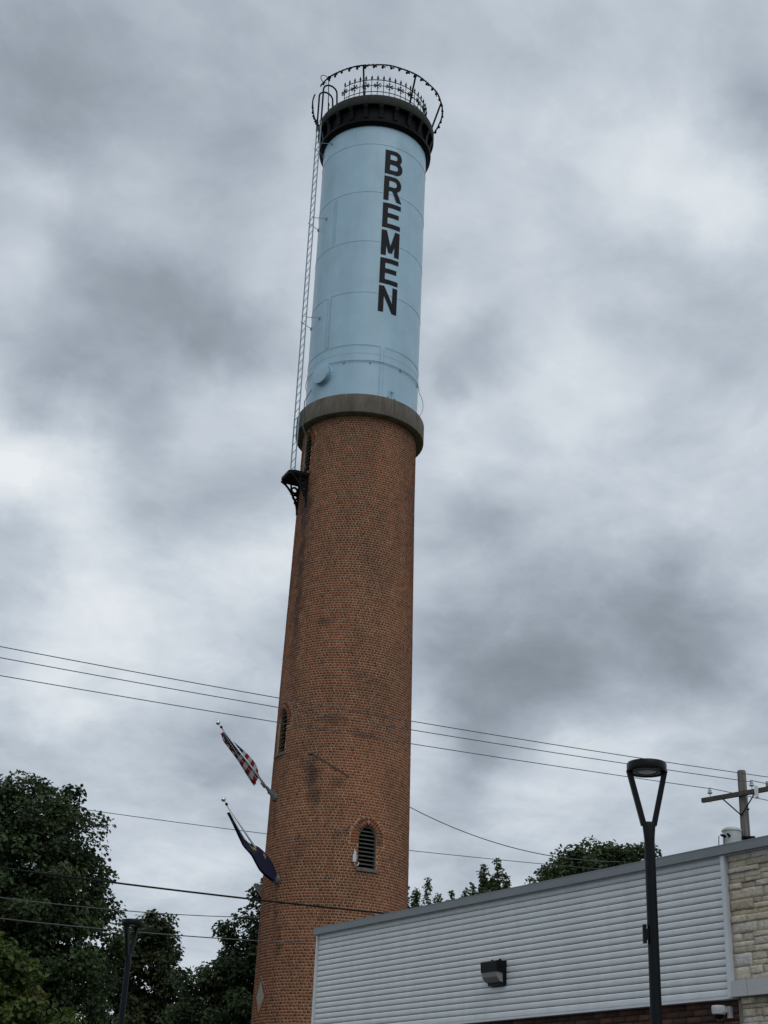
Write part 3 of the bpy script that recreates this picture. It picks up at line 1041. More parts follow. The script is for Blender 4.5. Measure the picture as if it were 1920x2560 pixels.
for z in (27.1, 31.1, 34.3):
    for s in (-.2, .2):
        p0 = lp(s, RL - .02, z)
        k = s * 1.9
        p1 = lp(k, math.sqrt(RT * RT - k * k), z - .02)
        b_ = MB().tube([lp(s, RL + .06, z + .02), p0, p1], 0.012, 6)
        b_.box(p1, (.07, .07, .09), Matrix.Rotation(R(TL), 3, 'Z'))
        b_.build('standoff', M_BLUE2, ladder)
# aerial light and its cable loop at the head of the ladder
mb = MB().tube([cyl(-58, 2.05, 35.6), cyl(-58, 2.12, 37.1)], 0.016, 6)
mb.lathe([(0.0, .17), (.045, .14), (.055, 0.03), (.04, 0), (0, 0)], 12, cyl(-58, 2.12, 37.06))
tb = Vector((math.cos(R(-58)), math.sin(R(-58)), 0))
rdb = Vector((math.sin(R(-58)), -math.cos(R(-58)), 0))
cc = cyl(-58, 2.14, 37.0) + rdb * .16
mb.tube([cc + rdb * (.15 * math.cos(q * math.pi / 12)) + Vector((0, 0, .15 * math.sin(q * math.pi / 12))) + tb * .002 * q for q in range(-9, 13)], 0.014, 6)
mb.build('beacon', M_BLACK, tower, 40)
# lightning cable down the left flank
MB().tube([cyl(-60, RT + .05, 24.4), cyl(-60, 2.10, 23.9), cyl(-60, 2.10, 23.0), cyl(-60.5, 1.95, 22.7), cyl(-61.5, 1.92, 22.0), cyl(-61, 1.95, 21.75), cyl(-58, 1.93, 21.55)], 0.016, 6).build('conduit', M_DULL, tower)

# landing bracket below the ladder
TP = -67.0
mb = MB()
plat = None
A0, A1 = -80, -55
nseg = 6
vs, fs = [], []
tgp = Vector((math.cos(R(TP)), math.sin(R(TP)), 0))
rdp = Vector((math.sin(R(TP)), -math.cos(R(TP)), 0))
pp = lambda s, r_, z: rdp * r_ + tgp * s + Vector((0, 0, z))
HWP = 0.42
ou = [(-HWP, 1.70), (-HWP, 2.28), (-HWP * .72, 2.46), (HWP * .72, 2.46), (HWP, 2.28), (HWP, 1.70)]
top = [pp(s, r_, 21.34) for s, r_ in ou]
bot = [pp(s, r_, 21.24) for s, r_ in ou]
k = len(ou)
mb.add(top + bot, [tuple(range(k)), tuple(reversed(range(k, 2 * k)))] + [(q, k + q, k + (q + 1) % k, (q + 1) % k) for q in range(k)])
plat = mb.build('landing', M_BLACK, tower)
plat['label'] = 'black iron landing on pierced brackets below the ladder'
for s in (-.36, .36):
    mb = MB()
    w_, up_ = 0.05, tuple(tgp)
    r0 = 1.855
    base = math.sqrt(max(.1, r0 * r0 - s * s))
    mb.bar(pp(s, base - .03, 21.22), pp(s, 2.44, 21.22), .05, .06, up_)
    mb.bar(pp(s, base + .015, 21.24), pp(s, base + .02, 20.2), .05, .06, up_)
    cv = []
    for q in range(13):
        t_ = q / 12
        cv.append(pp(s, base + .02 + .57 * (1 - math.sin(t_ * math.pi / 2) ** .75), 21.22 - 1.0 * t_ ** 1.05))
    for a, b2 in zip(cv[:-1], cv[1:]):
        mb.bar(a, b2 + (b2 - a) * .15, .05, .055, up_)
    for (dr, dz_, rad_) in ((.155, .20, .095), (.115, .43, .075), (.08, .61, .04)):
        cpt = pp(s, base + dr, 21.22 - dz_)
        rp_ = [cpt + rdp * (rad_ * math.cos(t_)) + Vector((0, 0, rad_ * math.sin(t_))) for t_ in np.linspace(0, 2 * math.pi, 21)[:-1]]
        for a, b2 in zip(rp_, rp_[1:] + rp_[:1]):
            mb.bar(a, b2 + (b2 - a) * .1, .05, .06, up_)
    mb.bar(pp(s, base + .28, 21.2), pp(s, base + .25, 20.86), .045, .05, up_)
    mb.bar(pp(s, base + .03, 20.92), pp(s, base + .27, 20.91), .045, .04, up_)
    mb.build('bracket', M_BLACK, plat)

# small iron fittings on the shaft
pts = [cyl(-26 + 31 * i / 8, 1.99 + .03 + (.012 if 0 < i < 8 else 0), 12.27 - .66 * i / 8) for i in range(9)]
o = MB().tube(pts, 0.014, 6).box(cyl(-26, 2.01, 12.25), (.16, .05, .05), Matrix.Rotation(R(-26), 3, 'Z')).box(cyl(5, 2.02, 11.61), (.07, .05, .06)).build('iron_bar', M_LOUV, tower)
o = MB().box(cyl(13.0, 2.05 + .035, 9.36), (0.09, .07, .20), Matrix.Rotation(R(13), 3, 'Z')).build('junction_box', M_WHITE, tower)
MB().box(cyl(13.3, 2.05 + .03, 9.51), (0.06, .06, .09), Matrix.Rotation(R(13), 3, 'Z')).build('sensor', M_WHITE, o)
MB().tube([cyl(12.9, 2.09, 9.26), cyl(13.3, 2.10, 9.20), cyl(14.6, 2.11, 9.155), cyl(16, 2.11, 9.18), cyl(16.6, 2.09, 9.26)], .009, 6).build('conduit', M_ALU, o)
MB().tube([cyl(12.9, 2.085, 9.48), cyl(12.9, 2.085, 9.62)], .007, 5).build('antenna', M_WHITE, o)

# ------------------------------------------------------------------ flagpoles and flags


def flagpole(th, z, L, tilt, label):
    base = cylw(th, float(rb(z)) + .02, z)
    t = thing('flagpole', label, 'flagpole', base, T_ROT + R(th), 'flagpoles on the brick shaft')
    # local: -y outward
    ax = Vector((0, -math.cos(tilt), math.sin(tilt)))
    mb = MB().tube([Vector((0, -.08, .06)), ax * (L * .35), ax * (L - .17)], [.033, .030, .019], 10)
    mb.build('pole', M_ALU, t, True)
    MB().lathe([(0.0, 0), (.034, .004), (.04, .03), (.03, .06), (0, .065)], 12, ax * (L - .185), ax.to_track_quat('Z', 'Y').to_matrix()).build('truck', M_BLACK, t, 40)
    mb = MB().tube([ax * (L - .13), ax * (L - .05)], .008, 6)
    mb.lathe([(0.062 * math.sin(q * math.pi / 12), -0.062 * math.cos(q * math.pi / 12)) for q in range(13)], 18, ax * L)
    mb.build('ball', M_CHROME, t, True)
    rx = Matrix.Rotation(R(90), 3, 'X')
    mb = MB().lathe([(0.0, 0.05), (.10, .045), (.12, .02), (.125, -.03)], 20, (0, 0, 0.02), rx)
    mb.tube([(0, .02, -.03), ax * .40], [.075, .042], 10)
    mb.box((0, -.10, .16), (.022, .26, .14))
    for s in (-1, 1):
        mb.box((s * .07, -.05, -.06), (.02, .03, .02))
    mb.build('wall_bracket', M_DULL, t, 40)
    MB().tube([ax * (L - .2) + Vector((0, -.02, -.02)), ax * (L * .6) + Vector((.04, -.06, -.13)), ax * (.45) + Vector((0, -.05, -.04))], .005, 5).build('halyard', M_WHITE, t)
    MB().bar(ax * .42 + Vector((0, -.03, -.06)), ax * .60 + Vector((0, -.03, -.06)), .02, .03).build('cleat', M_BLACK, t)
    return t, base, ax


def flag_mat(name, kind):
    mt, t, b = new_mat(name)
    at = N(t, 'ShaderNodeAttribute', attribute_name='tint')
    g = N(t, 'ShaderNodeNewGeometry')
    n = N(t, 'ShaderNodeTexNoise', inp={'Vector': g.outputs['Position'], 'Scale': 30.0, 'Detail': 3.0})
    k = N(t, 'ShaderNodeMapRange', inp={0: n.outputs[0], 1: 0.3, 2: 0.7, 3: 0.88, 4: 1.1})
    c = N(t, 'ShaderNodeVectorMath', operation='SCALE', inp={0: at.outputs['Color'], 'Scale': k.outputs[0]})
    t.links.new(c.outputs[0], b.inputs['Base Color'])
    b.inputs['Roughness'].default_value = 0.8
    tr = N(t, 'ShaderNodeBsdfTranslucent', inp={0: c.outputs[0]})
    ms = N(t, 'ShaderNodeMixShader', inp={0: 0.3, 1: b.outputs[0], 2: tr.outputs[0]})
    t.links.new(ms.outputs[0], t.nodes['Material Output'].inputs[0])
    return mt


M_FLAG = flag_mat('nylon flag cloth', 0)


def star2(cx, cy, r0, rot=0.0):
    return [(cx + (r0 if q % 2 == 0 else r0 * .4) * math.cos(rot + q * math.pi / 5), cy + (r0 if q % 2 == 0 else r0 * .4) * math.sin(rot + q * math.pi / 5)) for q in range(10)]


def inside(poly, x, y):
    c = False
    j = len(poly) - 1
    for i in range(len(poly)):
        if (poly[i][1] > y) != (poly[j][1] > y) and x < (poly[j][0] - poly[i][0]) * (y - poly[i][1]) / (poly[j][1] - poly[i][1]) + poly[i][0]:
            c = not c
        j = i
    return c


def us_color(u, v):
    """u along the hoist from the top 0..1, v along the fly 0..1"""
    if u < 7 / 13 and v < .4:
        fu, fv = u / (7 / 13) * 9, v / .4 * 11
        iu, iv = round(fu - .5), round(fv - .5)
        if (iu + iv) % 2 == 0 and (fu - .5 - iu) ** 2 + (fv - .5 - iv) ** 2 < .05:
            return (.55, .55, .55)
        return (.012, .017, .06)
    return (.27, .012, .022) if int(min(u, .999) * 13) % 2 == 0 else (.55, .55, .55)


def make_flag(name, label, grp, base, rz, ax, s0, s1, color, shape, nu=78, nv=64):
    """cloth hung from the hoist between distances s0 (top) and s1 on the pole, gathered in folds"""
    t = link(name, None)
    bpy.data.objects.remove(t)
    V, F, C = [], [], []
    for i in range(nu + 1):
        u = i / nu
        for j in range(nv + 1):
            v = j / nv
            a, d, e = shape(u, v)
            p = ax * (s0 + (s1 - s0) * a) + NRM * d + Vector((e, 0, 0))
            V.append(tuple(p))
    for i in range(nu):
        for j in range(nv):
            F.append((i * (nv + 1) + j, (i + 1) * (nv + 1) + j, (i + 1) * (nv + 1) + j + 1, i * (nv + 1) + j + 1))
            C.append(color((i + .5) / nu, (j + .5) / nv))
    o = np_mesh(name, np.array(V), np.array(F), M_FLAG, np.array(C))
    o.data.shade_smooth()
    o.location = base
    o.rotation_euler = (0, 0, rz)
    tag(o, label, 'flag', grp)
    return o


t1, base1, ax1 = flagpole(-64.7, 11.16, 2.66, R(44.5), 'slanted aluminium flagpole carrying the striped flag, upper on the brick tower')
t2, base2, ax2 = flagpole(-51.0, 8.81, 2.70, R(43), 'slanted aluminium flagpole carrying the blue flag, lower on the brick tower')


def smooth(x):
    x = max(0.0, min(1.0, x))
    return x * x * (3 - 2 * x)


def us_shape(u, v):
    # along the pole a, offset d normal to the pole (up-right +), depth e
    wR = 0.23 * smooth(u * 1.05) * (1 - .25 * smooth((u - .85) / .15))
    wL = -0.10 - .07 * smooth((u - .5) * 2)
    ph = v * 3.6 * math.pi
    amp = .5 + .5 * math.cos(ph + .9 * u)
    d = wL + (wR - wL) * amp
    d *= smooth(u * 6 + .1)
    e = -.03 - .24 * v + .03 * math.sin(ph * 1.0 + 2.2 * u)
    sag = .16 * v * u * u + .05 * smooth((u - .6) * 2.5) * math.sin(ph * .5 + 1)
    a = u + sag - .10 * max(d, 0) + .09 * max(0, -d - .10) * 5 * u
    a += .09 * u ** 4 * (1 - amp) - .05 * u ** 6 * amp
    return a, d, e


def in_shape(u, v):
    prof = [(-.03, -.01), (-.065, -.025), (-.105, -.035), (-.15, -.04), (-.19, -.04), (-.235, .0), (-.27, .10), (-.30, .16), (-.32, .19), (-.28, .18), (-.20, .12)]
    x = min(u, .9999) * (len(prof) - 1)
    i = int(x)
    fr = x - i
    lo = prof[i][0] * (1 - fr) + prof[i + 1][0] * fr
    hi = prof[i][1] * (1 - fr) + prof[i + 1][1] * fr
    ph = v * 3.0 * math.pi
    amp = .5 - .5 * math.cos(ph)
    d = lo + (hi - lo) * amp
    e = -.07 - .14 * v + .035 * math.sin(ph + 1.5 * u) + .17 * smooth((u - .42) * 5)
    a = u + .05 * v * u + .05 * math.sin(ph) * u
    return a, d, e


STARS = []
for q in range(13):
    a = 2 * math.pi * q / 13
    STARS.append(star2(.5 + .36 * math.cos(a), .5 + .26 * math.sin(a) * 1.2, .045, a))
for q in range(5):
    a = math.pi * (.15 + .7 * q / 4)
    STARS.append(star2(.55 + .2 * math.cos(a), .42 + .14 * math.sin(a), .04))


def in_color(u, v):
    for s in STARS:
        if inside(s, u, v):
            return (.42, .27, .06)
    if abs(v - .5) < .02 + .012 * (.75 - u) and .30 < u < .72:
        return (.42, .27, .06)
    if inside([(.30, .5), (.20, .44), (.14, .52), (.22, .57)], u, v):
        return (.42, .27, .06)
    return (.011, .015, .055)


NRM = Vector((0, math.sin(R(44.5)), math.cos(R(44.5))))   # normal to the pole, towards the tower and up
make_flag('flag', 'red white and blue striped flag drooping from the upper slanted pole', None, base1, T_ROT + R(-64.7), ax1, 2.36, 0.90, us_color, us_shape)
NRM = Vector((0, math.sin(R(43)), math.cos(R(43))))
make_flag('flag', 'dark blue flag with gold stars drooping from the lower slanted pole', None, base2, T_ROT + R(-51), ax2, 2.30, 0.22, in_color, in_shape)
# a third bracket without a pole, round the left side
bz = 8.85
b3 = cylw(-101, float(rb(bz)) + .02, bz)
br = MB().lathe([(0.0, 0.05), (.10, .045), (.12, .02), (.125, -.03)], 20, (0, 0, -.05), Matrix.Rotation(R(90), 3, 'X'))
br.add([(-.05, 0, -.3), (.05, 0, -.3), (.05, 0, .08), (-.05, 0, .08), (-.05, -.24, .16), (.05, -.24, .16), (.05, -.30, .10), (-.05, -.30, .10)],
       [(0, 3, 4, 7), (2, 1, 6, 5), (3, 2, 5, 4), (7, 6, 1, 0), (4, 5, 6, 7)])
br = br.build('flagpole_bracket', M_DULL)
br.location = b3
br.rotation_euler = (0, 0, T_ROT + R(-101))
tag(br, 'empty grey steel flagpole bracket at the left edge of the brick tower', 'bracket')

# ------------------------------------------------------------------ building
BX, BY = -0.687, 21.418
B_ROT = R(-56.746)
bld = thing('commercial_building', 'low modern building with grey corrugated siding and beige stone corner', 'building', (BX, BY, 0), B_ROT)
ZT, ZS0, ZS1 = 4.84, 3.36, 4.755
XE, XS, DEPTH = 10.0, 8.0, 10.0
mb = MB()
mb.box(((XE) / 2 + .02, .09 + DEPTH / 2, 2.36), (XE - .06, DEPTH - .02, 4.72))
core = mb.build('wall', M_WALLCORE, bld)
# end wall and back wall panels
mb = MB()
mb.box((.028, DEPTH / 2 + .05, 2.36), (.05, DEPTH + .02, 4.70))
mb.box((XE + .012, DEPTH / 2 + .1, 2.36), (.05, DEPTH - .1, 4.70))
mb.box((XE / 2, DEPTH + .10, 2.36), (XE, .05, 4.70))
mb.build('rear_wall', M_TRIM, bld)
# corrugated sheets: one strip per wave
NSTR = 19
pit = (ZS1 - ZS0 - 0.012) / NSTR
me = None
prof = [(0.0, -0.008), (0.035, -0.006), (0.09, 0.0040), (0.17, 0.0085), (0.26, 0.0108), (0.42, 0.0118), (0.62, 0.0120), (0.78, 0.0112), (0.88, 0.0080), (0.935, 0.0015), (0.965, -0.007), (1.0, -0.008)]
sheetx = [0.06, XS - 0.055]
for i in range(NSTR):
    if me is None:
        mb = MB()
        vs, fs = [], []
        for x in np.linspace(sheetx[0], sheetx[1], 9):
            for v, d in prof:
                vs.append((x, -d, v * pit))
        k = len(prof)
        for a in range(8):
            for b in range(k - 1):
                fs.append((a * k + b, (a + 1) * k + b, (a + 1) * k + b + 1, a * k + b + 1))
        o = mb.add(vs, fs).build('siding_strip', M_SIDING, bld, True)
        me = o.data
    else:
        o = link('siding_strip', me, bld)
    o.location = (0, random.uniform(-.0006, .0006), ZS0 + 0.012 + i * pit)
mb = MB().box((sheetx[1] / 2 + .03, .02, (ZS0 + ZS1) / 2), (sheetx[1] - .06, .03, ZS1 - ZS0 - .01))
mb.build('siding_backing', M_WALLCORE, bld)
# trims
MB().box((.041, .02, (ZS0 + ZS1) / 2), (.030, .125, ZS1 - ZS0)).build('corner_trim', M_TRIM, bld)
MB().box((XS - .027, -.01, (ZS0 + ZS1) / 2 - .004), (.052, .085, ZS1 - ZS0 - .005)).build('end_trim', M_TRIM, bld)
MB().box((XS / 2 + .02, .005, ZS0 - .005), (XS - .05, .095, .024)).build('drip_trim', M_TRIM, bld)
cop = MB()
cop.box(((XE + .06) / 2, -.045, 4.797), (XE + .05, .07, .086))
cop.box(((XE + .06) / 2, .14, 4.846), (XE + .06, .445, .012))
cop.box((.042, DEPTH / 2 + .02, 4.797), (.07, DEPTH + .05, .0855))
cop.box((.155, DEPTH / 2 + .3, 4.8465), (.30, DEPTH - .1, .0115))
cop = cop.build('coping', M_COPING, bld)
MB().box(((XE + .06) / 2, -.02, 4.752), (XE - .02, .03, .012)).build('drip_edge', M_TRIM, cop)
MB().box((XE / 2, DEPTH / 2 + .2, 4.70), (XE, DEPTH - .1, .10)).build('roof', M_COPING, bld)

# split stone corner
stone_pal = np.array([(0.51, 0.44, 0.325), (0.58, 0.51, 0.395), (0.47, 0.40, 0.29), (0.60, 0.545, 0.44), (0.53, 0.44, 0.31), (0.60, 0.58, 0.54), (0.51, 0.47, 0.40)])


def stone_obj(x0, x1, z0, z1, proud, tint, parent, rng, name='stone'):
    g_ = 0.0022
    x0, x1, z0, z1 = x0 + g_, x1 - g_, z0 + g_, z1 - g_
    nx = max(2, int((x1 - x0) / .05))
    xs = np.linspace(x0, x1, nx + 1)
    zsr = [z0, z0 + (z1 - z0) * .3, z0 + (z1 - z0) * .7, z1]
    V, F = [], []
    for a, x in enumerate(xs):
        for b, z in enumerate(zsr):
            edge = a in (0, nx) or b in (0, 3)
            d = proud + (rng.uniform(-.003, .006) if not edge else rng.uniform(-.003, .0))
            V.append((x + (rng.uniform(-.004, .004) if 0 < a < nx else 0), -d, z + (rng.uniform(-.002, .002) if edge else 0)))
    for a in range(nx):
        for b in range(3):
            F.append((a * 4 + b, (a + 1) * 4 + b, (a + 1) * 4 + b + 1, a * 4 + b + 1))
    o_ = len(V)
    for a, x in enumerate(xs):
        V += [(x, .05, z0), (x, .05, z1)]
    for a in range(nx):
        F.append((o_ + a * 2, o_ + (a + 1) * 2, (a + 1) * 4, a * 4))
        F.append((a * 4 + 3, (a + 1) * 4 + 3, o_ + (a + 1) * 2 + 1, o_ + a * 2 + 1))
    for a in (0, nx):
        for b in range(3):
            zz0, zz1 = zsr[b], zsr[b + 1]
            i0 = len(V)
            V += [(xs[a], .05, zz0), (xs[a], .05, zz1)]
            q = (a * 4 + b, a * 4 + b + 1, i0 + 1, i0)
            F.append(q if a == 0 else q[::-1])
    return np.array(V), np.array(F)


def ashlar(x0, x1, z0, z1, seed):
    """random coursed ashlar: list of rectangles"""
    rng = np.random.default_rng(seed)
    out = []
    z = z0
    while z < z1 - 0.03:
        h = min(rng.choice([.05, .06, .07, .105, .13]), z1 - z)
        if z1 - z - h < 0.04:
            h = z1 - z
        x = x0
        while x < x1 - .01:
            l = rng.uniform(.14, .46)
            if x1 - x - l < .10:
                l = x1 - x
            if h > .1 and rng.random() < .55:
                hs = h * rng.choice([.4, .5, .6])
                l2 = l * rng.uniform(.35, .65)
                out.append((x, x + l, z, z + hs))
                if l > .22:
                    out.append((x, x + l2, z + hs, z + h))
                    out.append((x + l2, x + l, z + hs, z + h))
                else:
                    out.append((x, x + l, z + hs, z + h))
            else:
                out.append((x, x + l, z, z + h))
            x += l
        z += h
    return out


rng_s = np.random.default_rng(23)
sw = MB().box(((XS + XE) / 2, .06, 2.37), (XE - XS, .05, 4.74)).build('stone_wall', mat('stone joint mortar', (.22, .19, .145), .95, 0, .2, 10), bld)
rects = ashlar(XS + .002, XE, 3.51, 4.745, 3) + ashlar(XS + .055, XE, 2.75, 3.352, 4)
rects.sort(key=lambda q: q[0] > 9.3)
bulkV, bulkF, bulkC, off_ = [], [], [], 0
for i, (x0, x1, z0, z1) in enumerate(rects):
    pal = stone_pal[rng_s.choice(7, p=[.24, .22, .18, .12, .12, .05, .07])] * rng_s.uniform(.85, 1.12)
    Vs, Fs = stone_obj(x0, x1, z0, z1, rng_s.uniform(.0, .02) - .004 - (.03 if z1 < 3.4 else 0), pal, sw, rng_s)
    if i < 290 and x0 < 9.4:
        np_mesh('stone', Vs, Fs, M_STONE, np.repeat(pal[None], len(Fs), axis=0), sw)
    else:
        bulkV.append(Vs)
        bulkF.append(Fs + off_)
        bulkC.append(np.repeat(pal[None], len(Fs), axis=0))
        off_ += len(Vs)
for (x0, x1, z0, z1) in ashlar(XS + .055, XE, 0.0, 2.75, 5):
    pal = stone_pal[rng_s.choice(7)] * rng_s.uniform(.85, 1.12)
    Vs, Fs = stone_obj(x0, x1, z0, z1, rng_s.uniform(-.03, -.015), pal, sw, rng_s)
    bulkV.append(Vs)
    bulkF.append(Fs + off_)
    bulkC.append(np.repeat(pal[None], len(Fs), axis=0))
    off_ += len(Vs)
o = np_mesh('stonework', np.concatenate(bulkV), np.concatenate(bulkF), M_STONE, np.concatenate(bulkC), sw)
o['kind'] = 'stuff'
xl = XS - .005
for l in (.215, .46, .46, .46, .40):
    MB().box((xl + l / 2, -.005, 3.4315), (l - .007, .11, .152)).build('ledge_block', M_LEDGE, sw)
    xl += l

# brown brick wall under the siding
bw = MB().box(((XS + .05) / 2, .075, 1.665), (XS + .03, .02, 3.33)).build('brick_wall', mat('brown mortar', (.07, .05, .04), .95, 0, .2, 20), bld)
bpal = np.array([(.075, .038, .026), (.10, .048, .030), (.055, .030, .023), (.12, .055, .032)])
bxs = MB().box((0, 0, 0), (.192, .03, .056))
var2 = []
for q in range(8):
    o = np_mesh('brick', np.array(bxs.v), np.array(bxs.f), M_BROWN, np.repeat((bpal[q % 4] * (0.85 + .04 * q))[None], 6, axis=0), bw)
    var2.append(o.data)
    bpy.data.objects.remove(o)
bulkV, bulkF, bulkC, off_, cnt = [], [], [], 0, 0
z = 3.345 - .033
row = 0
while z > 0.03:
    x = .1 - (.1 if row % 2 else 0)
    while x < XS + .05:
        x0, x1 = max(x - .096, .0), min(x + .096, XS + .045)
        if x1 - x0 > .12 and row < 6 and x > 1.0:
            o = link('brick', var2[(cnt * 5 + row * 3 + cnt // 7) % 8], bw)
            o.location = ((x0 + x1) / 2, .065 + random.uniform(-.002, .002), z)
            o.scale = ((x1 - x0) / .192, 1, 1)
            cnt += 1
        elif x1 - x0 > .02:
            Vb = np.array(bxs.v) * np.array([(x1 - x0) / .192, 1, 1]) + np.array([(x0 + x1) / 2, .065, z])
            bulkV.append(Vb)
            bulkF.append(np.array(bxs.f) + off_)
            bulkC.append(np.repeat((bpal[random.randrange(4)] * random.uniform(.8, 1.2))[None], 6, axis=0))
            off_ += 8
        x += .202
    z -= .066
    row += 1
o = np_mesh('brick_courses', np.concatenate(bulkV), np.concatenate(bulkF), M_BROWN, np.concatenate(bulkC), bw)
o['kind'] = 'stuff'


def bw_pt(x, y, z):
    c, s = math.cos(B_ROT), math.sin(B_ROT)
    return Vector((BX + c * x - s * y, BY + s * x + c * y, z))


# wall pack lamp on the siding
wl = thing('wall_light', 'black wall pack lamp with clear lens on the corrugated siding', 'wall light', bw_pt(4.245, -.012, 3.755), B_ROT)
M_GLASS, tG, bG = new_mat('ribbed lens glass')
gG = N(tG, 'ShaderNodeNewGeometry')
mpG = N(tG, 'ShaderNodeMapping', inp={0: gG.outputs['Position'], 2: (0, 0, -B_ROT)})
wvG = N(tG, 'ShaderNodeTexWave', inp={'Vector': mpG.outputs[0], 'Scale': 18.0, 'Distortion': 1.0})
rpG = N(tG, 'ShaderNodeMapRange', inp={0: wvG.outputs[0], 3: 0.20, 4: 0.36})
cG = N(tG, 'ShaderNodeCombineXYZ', inp={0: rpG.outputs[0], 1: rpG.outputs[0], 2: rpG.outputs[0]})
tG.links.new(cG.outputs[0], bG.inputs['Base Color'])
bG.inputs['Roughness'].default_value = 0.18
bG.inputs['Transmission Weight'].default_value = 0.25
mb = MB()
hs = [(-.20, .0), (.20, .0)]
# housing: a wedge hood, 0.30 high, with a lower back plate
vs = []
HX = .155
for x in (-HX, HX):
    vs += [(x, .0, .0), (x, -.045, .0), (x, -.05, .12), (x, -.150, .130), (x, -.158, .245), (x, -.14, .257), (x, .0, .262)]
k = 7
fs = [tuple(range(k)), tuple(reversed(range(k, 2 * k)))] + [(q, k + q, k + (q + 1) % k, (q + 1) % k) for q in range(k)]
mb.add(vs, fs).build('housing', M_LAMP, wl)
vs = []
for x in (-HX + .012, HX - .012):
    vs += [(x, -.047, .015), (x, -.085, .02), (x, -.138, .072), (x, -.146, .129), (x, -.052, .121)]
k = 5
fs = [tuple(range(k)), tuple(reversed(range(k, 2 * k)))] + [(q, k + q, k + (q + 1) % k, (q + 1) % k) for q in range(k)]
MB().add(vs, fs).build('lens', M_GLASS, wl)
for x in (-.06, .09):
    MB().lathe([(.0, .028), (.016, .024), (.02, 0), (.02, -.02)], 10, (x, -.05, .262)).build('plug', M_LAMP, wl, 40)
MB().box((0, -.02, -.007), (.28, .06, .018)).build('base_lip', M_LAMP, wl)

# dome camera under the siding
sc = thing('security_camera', 'white dome security camera under the siding beside the stone corner', 'camera', bw_pt(7.82, .05, 3.20), B_ROT)
sc.scale = (.85, .85, .85)
MB().box((.075, -.02, .03), (.05, .05, .13)).box((.045, -.075, .055), (.075, .11, .06)).build('mount', M_WHITE, sc)
MB().lathe([(0, .10), (.075, .10), (.085, .09), (.086, .035), (.082, .028), (.082, .012), (.070, .0), (.0, .0)], 28, (-.01, -.115, .0)).build('housing', M_WHITE, sc, 40)
MB().lathe([(.052 * math.cos(q * math.pi / 16), -.052 * math.sin(q * math.pi / 16)) for q in range(9)], 20, (-.01, -.115, .0)).build('dome', M_BLACK, sc, True)

# ------------------------------------------------------------------ street lamps


def street_lamp(loc, rz, H, label, box=True):
    t = thing('street_lamp', label, 'street lamp', loc, rz, 'black post-top lamps with forked arms')
    MB().tube([(0, 0, 0), (0, 0, .12), (0, 0, .121), (0, 0, H - .75)], [.11, .11, .062, .051], 20).build('post', M_LAMP, t, 30)
    zj = H - .60
    mb = MB()
    sec = [(.051, .051, H - .78), (.054, .050, H - .74), (.066, .040, H - .62), (.070, .034, zj)]
    vs, fs = [], []
    for (a, b, z) in sec:
        for q in range(12):
            an = 2 * math.pi * q / 12
            vs.append((a * math.copysign(abs(math.cos(an)) ** .6, math.cos(an)), b * math.copysign(abs(math.sin(an)) ** .6, math.sin(an)), z))
    for i in range(3):
        for q in range(12):
            fs.append((i * 12 + q, i * 12 + (q + 1) % 12, (i + 1) * 12 + (q + 1) % 12, (i + 1) * 12 + q))
    fs.append(tuple(36 + q for q in range(12)))
    mb.add(vs, fs).build('neck', M_LAMP, t, 50)
    for s in (-1, 1):
        a, b = Vector((s * .050, 0, zj - .03)), Vector((s * .178, 0, H - .08))
        MB().bar(a, b, .062, .052, (s, 0, .3)).build('arm', M_LAMP, t)
    MB().lathe([(0, H), (.17, H - .002), (.190, H - .008), (.198, H - .02), (.198, H - .095), (.192, H - .105), (.165, H - .105), (.160, H - .085), (.0, H - .083)], 48).build('head', M_LAMP, t, 35)
    MB().lathe([(.145, H - .086), (.140, H - .100), (.105, H - .104), (.098, H - .098)], 40).build('reflector', M_LAMP, t, 35)
    MB().lathe([(.098, H - .088), (.09, H - .099), (.0, H - .101)], 32).build('lens', M_LENS, t, True)
    if box:
        MB().box((-.082, -.02, 3.80), (.035, .06, .17)).box((-.06, -.02, 3.80), (.03, .03, .10)).build('sensor_box', M_LAMP, t)
    return t


street_lamp((2.745, 13.93, 0), R(-4), 5.475, 'near black lamp post with forked arms, in front of the corrugated siding')
street_lamp((-4.24, 26.67, 0), R(66), 5.66, 'far black lamp post with forked arms, in front of the trees at left', False)

# ------------------------------------------------------------------ utility pole
UX, UY = 10.643, 40.112
up_t = thing('utility_pole', 'weathered wooden utility pole with a crossarm rising behind the stone corner', 'utility pole', (UX, UY, 0))
MB().tube([(0, 0, 0), (0, 0, 6), (0, 0, 12.60), (0, 0, 12.64)], [.175, .15, .122, .112], 18).build('shaft', M_WOOD, up_t, 50)
cd = Vector((-.67, .742, 0))
cn = Vector((-.742, -.67, 0))
cx0 = cn * .17 + Vector((0, 0, 11.93))
cross = MB().bar(cx0 + cd * 1.28, cx0 - cd * 1.28, .10, .125).build('crossarm', M_WOODX, up_t)
for s in (-1, 1):
    MB().bar(cx0 + cd * .55 * s + cn * .06 + Vector((0, 0, -.06)), cn * .15 + Vector((0, 0, 11.32)), .035, .012, tuple(cn)).build('brace', M_BLACK, up_t)
ins_pos = []
for s in (1.00, -.42, -1.15):
    p = cx0 + cd * s + Vector((0, 0, .06))
    ins_pos.append(Vector((UX, UY, 0)) + p + Vector((0, 0, .265)))
    i_ = MB().lathe([(.012, -.16), (.012, .09), (.055, .10), (.075, .12), (.06, .15), (.045, .165), (.055, .19), (.035, .215), (.03, .235), (.045, .25), (.04, .275), (0, .28)], 14, p).build('insulator', M_CERA, cross, 40)
